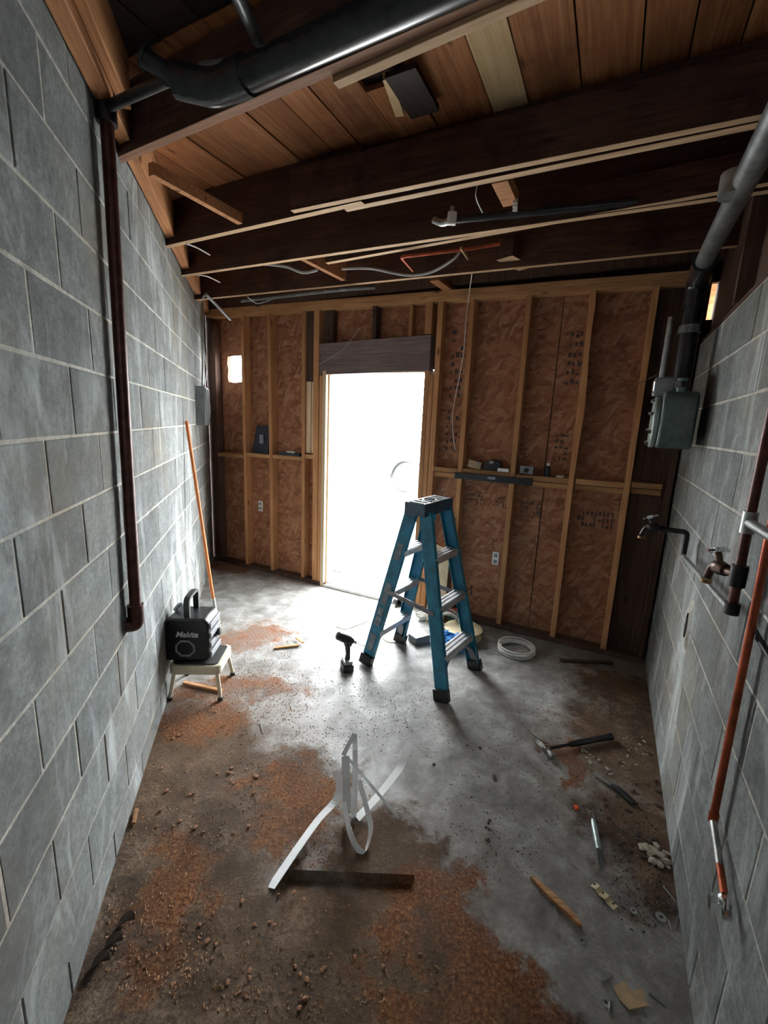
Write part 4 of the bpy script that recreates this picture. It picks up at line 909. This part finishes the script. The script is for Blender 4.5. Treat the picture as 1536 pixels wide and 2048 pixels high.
t = lump('duct_tape', 795, 1212, 'roll of dark tape lying on its side near the threshold', 'tape'); MB().lathe([(.022, -.02), (.04, -.02), (.04, .02), (.022, .02), (.022, -.02)], (0, 0, .041), (.6, -.8, 0), 20).build('roll', 'black', t, smooth=True)
tag(MB().bar(G(800, 1208)+Vector((.02, 0, .012)), G(826, 1200)+Vector((.02, 0, .018)), .03, .02).build('putty_knife', 'blackiron', None), 'dark flat tool beside the tape roll near the threshold', 'tool')
t = lump('wire_pack', 846, 1232, 'grey striped package leaning by the door edge', 'package'); MB().box((0, 0, .03), (.12, .03, .05), Matrix.Rotation(R(-30), 3, 'Z')).build('package', 'label', t, bevel=.003)
for i in range(3): MB().box(Matrix.Rotation(R(-30), 3, 'Z') @ Vector((-.03+i*.03, -.017, .03)), (.01, .003, .04), Matrix.Rotation(R(-30), 3, 'Z')).build('stripe', 'black', t)
cable('chain', [G(672, 1252, .004), G(690, 1258, .004), G(715, 1250, .004), G(735, 1242, .004)], .003, 'brass', 'thin chain lying on the floor left of the ladder', 'chain', nn=5)
cable('chain', [G(765, 1275, .004), G(775, 1283, .004), G(795, 1283, .004), G(805, 1272, .004)], .003, 'brass', 'thin chain lying behind the ladder left leg', 'chain', nn=5)
# ---------------------------------------------------------------- tools and scraps on the floor
ha, hb_ = G(1083, 1507), G(1222, 1480)
t = reg(thing('claw_hammer', 'claw hammer with black grip lying on the floor by the right wall', 'hammer', ha)); WORLD[t.name] = Matrix.Translation(ha)
hd = (hb_-ha).normalized(); hs_ = Vector((-hd.y, hd.x, 0)); z1 = Vector((0, 0, .022))
MB().tube([ha+hd*.03+z1, ha+hd*.14+z1, ha+hd*.2+z1], [.009, .008, .009], 10).build('shaft', 'blackiron', t, smooth=True)
MB().tube([ha+hd*.17+z1, ha+hd*.22+z1, hb_-hd*.06+z1, hb_+z1], [.014, .017, .015, .019], 12).build('grip', 'black', t, smooth=True)
MB().lathe([(.012, 0), (.012, .03), (.017, .034), (.018, .055), (.016, .058)], ha+hd*.025+z1, -hs_, 14).build('striking_face', 'steel', t, smooth=True)
MB().ribbon(bez([ha+hd*.025+z1, ha+hd*.022+hs_*.04+z1, ha+hd*.0+hs_*.08+z1+Vector((0, 0, .01)), ha-hd*.025+hs_*.11+Vector((0, 0, .05))], 5), (.4, .1, 1), .024, .010).build('claw', 'chrome', t, smooth=True)
MB().box(ha+hd*.025+z1, (.03, .03, .03), Matrix.Rotation(math.atan2(hd.y, hd.x), 3, 'Z')).build('head_block', 'steel', t, bevel=.004)
ka, kb = G(1183, 1630), G(1203, 1742)
t = reg(thing('chisel', 'teal-handled chisel lying near the right wall', 'chisel', ka)); WORLD[t.name] = Matrix.Translation(ka)
kd = (kb-ka).normalized(); z1 = Vector((0, 0, .014))
MB().tube([ka+z1, ka+kd*.05+z1], [.004, .006], 8).build('tang_cap', 'chrome', t, smooth=True)
MB().tube([ka+kd*.04+z1, ka+kd*.06+z1, ka+kd*.15+z1, ka+kd*.18+z1], [.009, .012, .012, .010], 10).build('handle', 'meterface', t, smooth=True)
MB().bar(ka+kd*.18+z1, kb+Vector((0, 0, .006)), .016, .004).build('blade', 'chrome', t)
t = tag(MB().prism([(0, -.008), (.06, -.014), (.10, -.013), (.19, -.011), (.20, 0), (.17, .010), (.09, .012), (.01, .004)], G(1062, 1756)+Vector((0, 0, .001)), (G(1145, 1838)-G(1062, 1756)).normalized(), Vector((.75, .6, 0)), (0, 0, .016)).build('wood_splinter', 'splint', None, bevel=.002), 'orange split piece of lumber on the floor at lower right', 'wood scrap')
tag(MB().bar(G(549, 1298)+Vector((0, 0, .008)), G(598, 1293)+Vector((0, 0, .012)), .022, .012).build('wood_scrap', 'splint', None), 'small brown stick lying flat in front of the stool on sawdust', 'wood scrap')
tag(MB().bar(G(592, 1280)+Vector((0, 0, .02)), G(606, 1290)+Vector((0, 0, .02)), .018, .008).build('wood_scrap', 'splint', None), 'short stick crossing the end of the small brown stick', 'wood scrap')
tag(MB().bar(G(368, 1368)+Vector((0, 0, .01)), G(445, 1385)+Vector((0, 0, .01)), .022, .014).build('wood_scrap', 'splint', None), 'brown stick lying under the cream stool', 'wood scrap')
tag(MB().bar(G(268, 1650)+Vector((0, 0, .008)), G(274, 1622)+Vector((0, 0, .01)), .012, .01).build('wood_scrap', 'splint', None), 'thin stick at the foot of the left wall', 'wood scrap')
tag(MB().bar(G(1120, 1322)+Vector((0, 0, .008)), G(1225, 1328)+Vector((0, 0, .008)), .03, .01).build('wood_scrap', 'darkchip', None), 'flat dark stick near the plate of the back wall', 'wood scrap')
t = lump('locking_pliers', 1218, 1572, 'dark metal pliers lying on the floor below the hammer', 'pliers')
MB().tube([(-.05, .06, .015), (0, .0, .018), (.03, -.03, .015)], [.008, .013, .008], 8).build('jaw', 'steel', t, smooth=True)
for o_ in (0, .02): MB().tube(bez([(0, 0, .018), (.02+o_, -.05, .02), (.05+o_, -.11, .014)], 4), .007, 8).build('handle', 'rubber', t, smooth=True)
t = lump('strap_plate', 1205, 1792, 'cream perforated strap bent in steps on the floor at right', 'strap')
sd = (G(1228, 1818)-G(1187, 1775)); MB().ribbon([sd*-.5+Vector((0, 0, .006)), sd*-.25+Vector((0, 0, .014)), sd*-.1+Vector((0, 0, .005)), sd*.2+Vector((0, 0, .012)), sd*.3+Vector((0, 0, .004)), sd*.62+Vector((0, 0, .006))], Vector((-sd.y, sd.x, 0)).normalized(), .026, .002).build('strap', 'yellowspool', t)
for q in (-.42, .0, .5): MB().lathe([(.004, 0), (.004, .001)], sd*q+Vector((0, 0, .014)), (0, 0, 1), 8).build('hole', 'black', t)
for i, (px, py, r, lb) in enumerate(((1163, 1882, .011, 'small steel washer lying alone on bare concrete'), (1267, 1822, .012, 'small washer near the brown splinter at right'), (1322, 1835, .017, 'larger round washer near the foot of the right wall'), (1212, 2006, .013, 'washer with a nail beside it at the bottom of the picture'))):
    t = lump('washer', px, py, lb, 'washer')
    MB().lathe([(r*.35, .001), (r, .001), (r, .003), (r*.35, .003), (r*.35, .001)], (0, 0, 0), (0, 0, 1), 18).build('washer', 'galv', t, smooth=True)
    MB().lathe([(r*.35, .0012), (r*.34, .0026)], (0, 0, 0), (0, 0, 1), 12).build('centre', 'black', t)
NL = [((1135, 1722), (1156, 1738), 'thin nail above the orange splinter'), ((1108, 1812), (1116, 1838), 'nail beside the orange splinter'), ((1327, 1775), (1352, 1805), 'bent wire nail by the right wall foot'),
      ((1336, 1842), (1344, 1863), 'bright nail left of a pair at the right wall foot'), ((1355, 1834), (1350, 1860), 'bright nail right of a pair at the right wall foot'), ((1204, 1968), (1222, 1952), 'screw near the bottom right of the floor'),
      ((1220, 2004), (1218, 2030), 'screw beside the lowest washer'), ((1298, 1988), (1330, 2012), 'screw nearest the bottom right corner'), ((521, 1450), (526, 1468), 'small dark nail on the floor left of the metal strips'), ((680, 1378), (683, 1388), 'tiny screw in front of the driver')]
for (a, b, lb) in NL:
    pa_, pb_ = G(*a)+Vector((0, 0, .004)), G(*b)+Vector((0, 0, .002)); dq = (pb_-pa_).normalized()
    t = thing('nail', lb, 'nail', pa_, local=True); MB().tube([(0, 0, 0), pb_-pa_], .0022, 6).build('shank', 'steel', t); MB().lathe([(.0048, -.001), (.0048, .001)], (0, 0, .001), dq, 8).build('head', 'steel', t)
tag(MB().prism([(0, 0), (.06, .01), (.065, .05), (.03, .04), (.02, .065), (-.02, .05), (-.015, .02)], G(1250, 2005)+Vector((0, -.02, .004)), (1, 0, 0), (0, 1, .05), (0, 0, .004)).build('cardboard_scrap', 'cardboard', None), 'torn tan cardboard scrap on the floor at the bottom right', 'scrap')
tag(MB().box(G(1152, 1617)+Vector((0, 0, .006)), (.014, .02, .01)).build('plastic_scrap', 'orange', None), 'tiny orange plastic scrap on the floor at right', 'scrap')
# rag-like curled bark by the left wall foot
for i, (px, py, lb) in enumerate(((248, 1862, 'curled strip of dark bark by the left wall foot, nearest the camera'), (222, 1905, 'dark curled scrap touching the left wall foot'), (196, 1945, 'dark lump of bark half against the left wall'))):
    t = lump('bark_curl', px, py, lb, 'scrap')
    MB().ribbon([(.022*math.cos(a)-.0, .022*math.sin(a)*.6, .026+.02*math.sin(a+1)) for a in [k*.5 for k in range(10)]], (0, 1, .3), .03, .003).build('curl', 'darkchip', t, smooth=True)
# rubble by the right wall foot
def rock(r, mat, seed):
    rnd = random.Random(seed); bm = bmesh.new(); bmesh.ops.create_icosphere(bm, subdivisions=1, radius=r)
    for v in bm.verts: v.co *= rnd.uniform(.65, 1.25); v.co.z *= .55
    me = bpy.data.meshes.new('rubble_piece'); bm.to_mesh(me); bm.free(); me.materials.append(MAT[mat]); return me
rocks = {m_: [rock(.012, m_, i) for i in range(4)] for m_ in ('rubble', 'chip', 'darkchip')}
def scatter(pts, names, mat, label, cat, group, smin, smax):
    for (px, py) in pts:
        o = bpy.data.objects.new(names, random.choice(rocks[mat])); sc.collection.objects.link(o); s_ = random.uniform(smin, smax)
        p = G(px, py); o.location = (p.x, p.y, .0055*s_); o.scale = (s_*random.uniform(.7, 1.5), s_, s_*random.uniform(.7, 1.1)); o.rotation_euler = (0, 0, random.uniform(0, 6.28)); tag(o, label, cat, group)
def relabel(group, base):
    os_ = [o for o in sc.collection.objects if o.get('group') == group]
    pts = {}
    for o in os_:
        d = o.location-C0; zc = d.dot(AF); pts[o.name] = (d.dot(CX)/zc, d.dot(CU)/zc)
    rows = sorted(os_, key=lambda o: -pts[o.name][1]); nr = max(1, round(math.sqrt(len(os_)))); per = math.ceil(len(os_)/nr)
    num = ['first', 'second', 'third', 'fourth', 'fifth', 'sixth', 'seventh', 'eighth', 'ninth']
    for r_ in range(0, len(rows), per):
        for j, o in enumerate(sorted(rows[r_:r_+per], key=lambda o: pts[o.name][0])):
            o['label'] = '%s, %s from left in %s row from the back' % (base, num[min(j, 8)], num[min(r_//per, 8)])
def cloud(cx, cy, rx, ry, n, ang=0):
    o = []
    for _ in range(n):
        a, q = random.uniform(0, 6.28), math.sqrt(random.random()); x, y = rx*q*math.cos(a), ry*q*math.sin(a); o.append((cx+x*math.cos(ang)-y*math.sin(ang), cy+x*math.sin(ang)+y*math.cos(ang)))
    return o
scatter(cloud(1312, 1712, 42, 20, 22, .4), 'rubble_piece', 'rubble', 'pale plaster rubble piece heaped by the foot of the right wall', 'rubble', 'plaster rubble by the right wall', .7, 1.5)
scatter(cloud(1190, 1525, 42, 9, 12, .75), 'rubble_piece', 'rubble', 'pale rubble piece in the row between hammer and pliers', 'rubble', 'rubble between hammer and pliers', .6, 1.2)
scatter(cloud(1262, 1500, 40, 45, 16), 'rubble_piece', 'rubble', 'small rubble piece beside the hammer grip by the right wall', 'rubble', 'rubble beside the hammer grip', .4, .9)
scatter(cloud(975, 1660, 8, 26, 5)+[(868, 1530), (990, 1558), (935, 1492), (960, 1498)], 'bark_scrap', 'darkchip', 'small dark bark scrap lying on the clean concrete strip', 'scrap', 'dark scraps on clean concrete', .5, 1.1)
scatter([p for p in cloud(400, 1560, 130, 150, 40) if p[0] > 330-(p[1]-1400)*.3+25], 'wood_chip', 'chip', 'brown wood chip on the dirty left part of the floor', 'wood chip', 'wood chips at the left wall', .45, .95)
scatter(cloud(560, 1900, 330, 120, 45), 'wood_chip', 'chip', 'brown wood chip on the dirty floor nearest the camera', 'wood chip', 'wood chips nearest the camera', .35, .7)
scatter(cloud(1270, 1600, 60, 130, 26, -.1), 'wood_chip', 'darkchip', 'dark chip in the dirt along the right wall', 'wood chip', 'dark chips along the right wall', .5, 1.2)
for g_, b_ in (('plaster rubble by the right wall', 'plaster rubble by right wall'), ('rubble between hammer and pliers', 'rubble near hammer'), ('rubble beside the hammer grip', 'rubble by hammer grip'), ('dark scraps on clean concrete', 'dark scrap on clean concrete'),
               ('wood chips at the left wall', 'chip at left wall'), ('wood chips nearest the camera', 'chip on near floor'), ('dark chips along the right wall', 'dark chip along right wall')): relabel(g_, b_)
# fine grit, beyond counting
def grit(name, mat, regions, n, label, r0, r1):
    m = MB()
    for i in range(n):
        cx, cy, rx, ry = random.choice(regions); a, q = random.uniform(0, 6.28), math.sqrt(random.random()); p = G(cx+rx*q*math.cos(a), cy+ry*q*math.sin(a))
        na, nb_ = nrm('L'), nrm('R')
        if p.dot(na) > WALL['L'][1]-.02 or p.dot(nb_) > WALL['R'][1]-.02: continue
        if x0-.01 < p.x < x1+.01 and yF-.24 < p.y < yF: continue
        r = random.uniform(r0, r1); a = random.uniform(0, 6.28)
        vs_ = [p+Vector((r*math.cos(a+k*2.09)*random.uniform(.6, 1.3), r*math.sin(a+k*2.09)*random.uniform(.6, 1.3), .0003)) for k in range(3)]+[p+Vector((0, 0, r*random.uniform(.6, 1.2)))]
        m.add(vs_, [(0, 1, 2), (0, 1, 3), (1, 2, 3), (2, 0, 3)])
    tag(m.build(name, mat), label, 'debris', kind='stuff')
MAT['sawdust'] = plain('pale sawdust', (.42, .24, .13), .8, 0, .6, 8)
grit('sawdust', 'sawdust', [(400, 1560, 130, 170), (300, 1820, 130, 180), (620, 1600, 120, 150), (600, 1950, 350, 90), (520, 1390, 120, 60), (480, 1290, 110, 60)], 5200, 'fine brown sawdust and crumbs over the left and near floor', .0015, .0055)
grit('grit', 'darkchip', [(1240, 1520, 100, 150), (1290, 1750, 70, 120), (1150, 1420, 120, 70), (820, 1430, 140, 90), (1000, 1600, 120, 180), (700, 1400, 150, 90)], 2200, 'dark grit strewn over the right part of the floor', .0012, .005)
grit('plaster_crumbs', 'rubble', [(1250, 1540, 90, 150), (1250, 1830, 100, 160), (640, 1520, 110, 110), (450, 1750, 240, 240), (620, 1950, 300, 90)], 1500, 'pale plaster crumbs scattered over the dirty floor', .0012, .004)
# ---------------------------------------------------------------- outside
wc = G(812, 985, -.02); rzc = R(0)
car = tag(empty('car', wc, R(20), True), 'white car parked in the bright yard, only its wheel showing in the doorway', 'car')
MB().lathe([(.20, -.11), (.36, -.11), (.38, -.06), (.38, .06), (.36, .11), (.20, .11)], (0, .11, .38), (0, 1, 0), 28).build('tyre', 'rubber', car, smooth=True)
MB().lathe([(.05, -.10), (.22, -.09), (.22, .05)], (0, .09, .38), (0, 1, 0), 20).build('rim', 'whitecar', car, smooth=True)
arch = [(.45*math.cos(R(a)), .38+.45*math.sin(R(a))) for a in range(170, 5, -15)]
MB().prism([(-.6, .25), (-.5, .28)]+arch+[(.5, .3), (2.6, .3), (2.6, .95), (1.0, 1.0), (.4, 1.0), (-.5, .92), (-.62, .7)], (0, .02, 0), (1, 0, 0), (0, 0, 1), (0, 1.6, 0)).build('body', 'whitecar', car, bevel=.03)
MB().prism([(.6, 1.0), (2.6, 1.0), (2.6, 1.45), (1.1, 1.42)], (0, .15, 0), (1, 0, 0), (0, 0, 1), (0, 1.3, 0)).build('cabin', 'black', car, bevel=.03)
MB().tube([(p[0], .0, p[1]) for p in arch], .03, 6).build('wheel_arch', 'black', car)
o = G(716, 915, -.02)
rk = tag(empty('garden_rack', o, 0, True), 'pale metal rack standing far out in the yard', 'rack')
for sx in (-.5, 0, .5): MB().tube([(sx, 0, 0), (sx, 0, 1.1)], .025, 6).build('post', 'greypipe', rk)
for z in (.5, 1.05): MB().tube([(-.5, 0, z), (.5, 0, z)], .02, 6).build('rail', 'greypipe', rk)
for i, (px, py) in enumerate(((672, 1060), (682, 1080), (676, 1110), (678, 1138))):
    tag(MB().box(G(px, py, 0)+Vector((0, 0, .015)), (.22, .10, .05), Matrix.Rotation(i*.5, 3, 'Z')).build('yard_block', 'greypl', None, bevel=.006), 'grey block lying in the yard left of the doorway, number %s from the threshold' % ('fourth', 'third', 'second', 'first')[i], 'block')
cn = empty('trim_3'); cn['kind'] = ST
c0, c1_ = WP('B', -1.85, -.16, 2.60), WP('B', .2, -.16, 2.60); nb = nrm('B')
MB().add([c0, c1_, c1_+nb*2.2+Vector((0, 0, -.1)), c0+nb*.3]+[v+Vector((0, 0, .05)) for v in (c0, c1_, c1_+nb*2.2+Vector((0, 0, -.1)), c0+nb*.3)], [(0, 1, 2, 3), (7, 6, 5, 4), (0, 4, 5, 1), (1, 5, 6, 2), (2, 6, 7, 3), (3, 7, 4, 0)]).build('awning', 'greypl', cn)

for o in bpy.data.objects:
    if 'local' in o: del o['local']
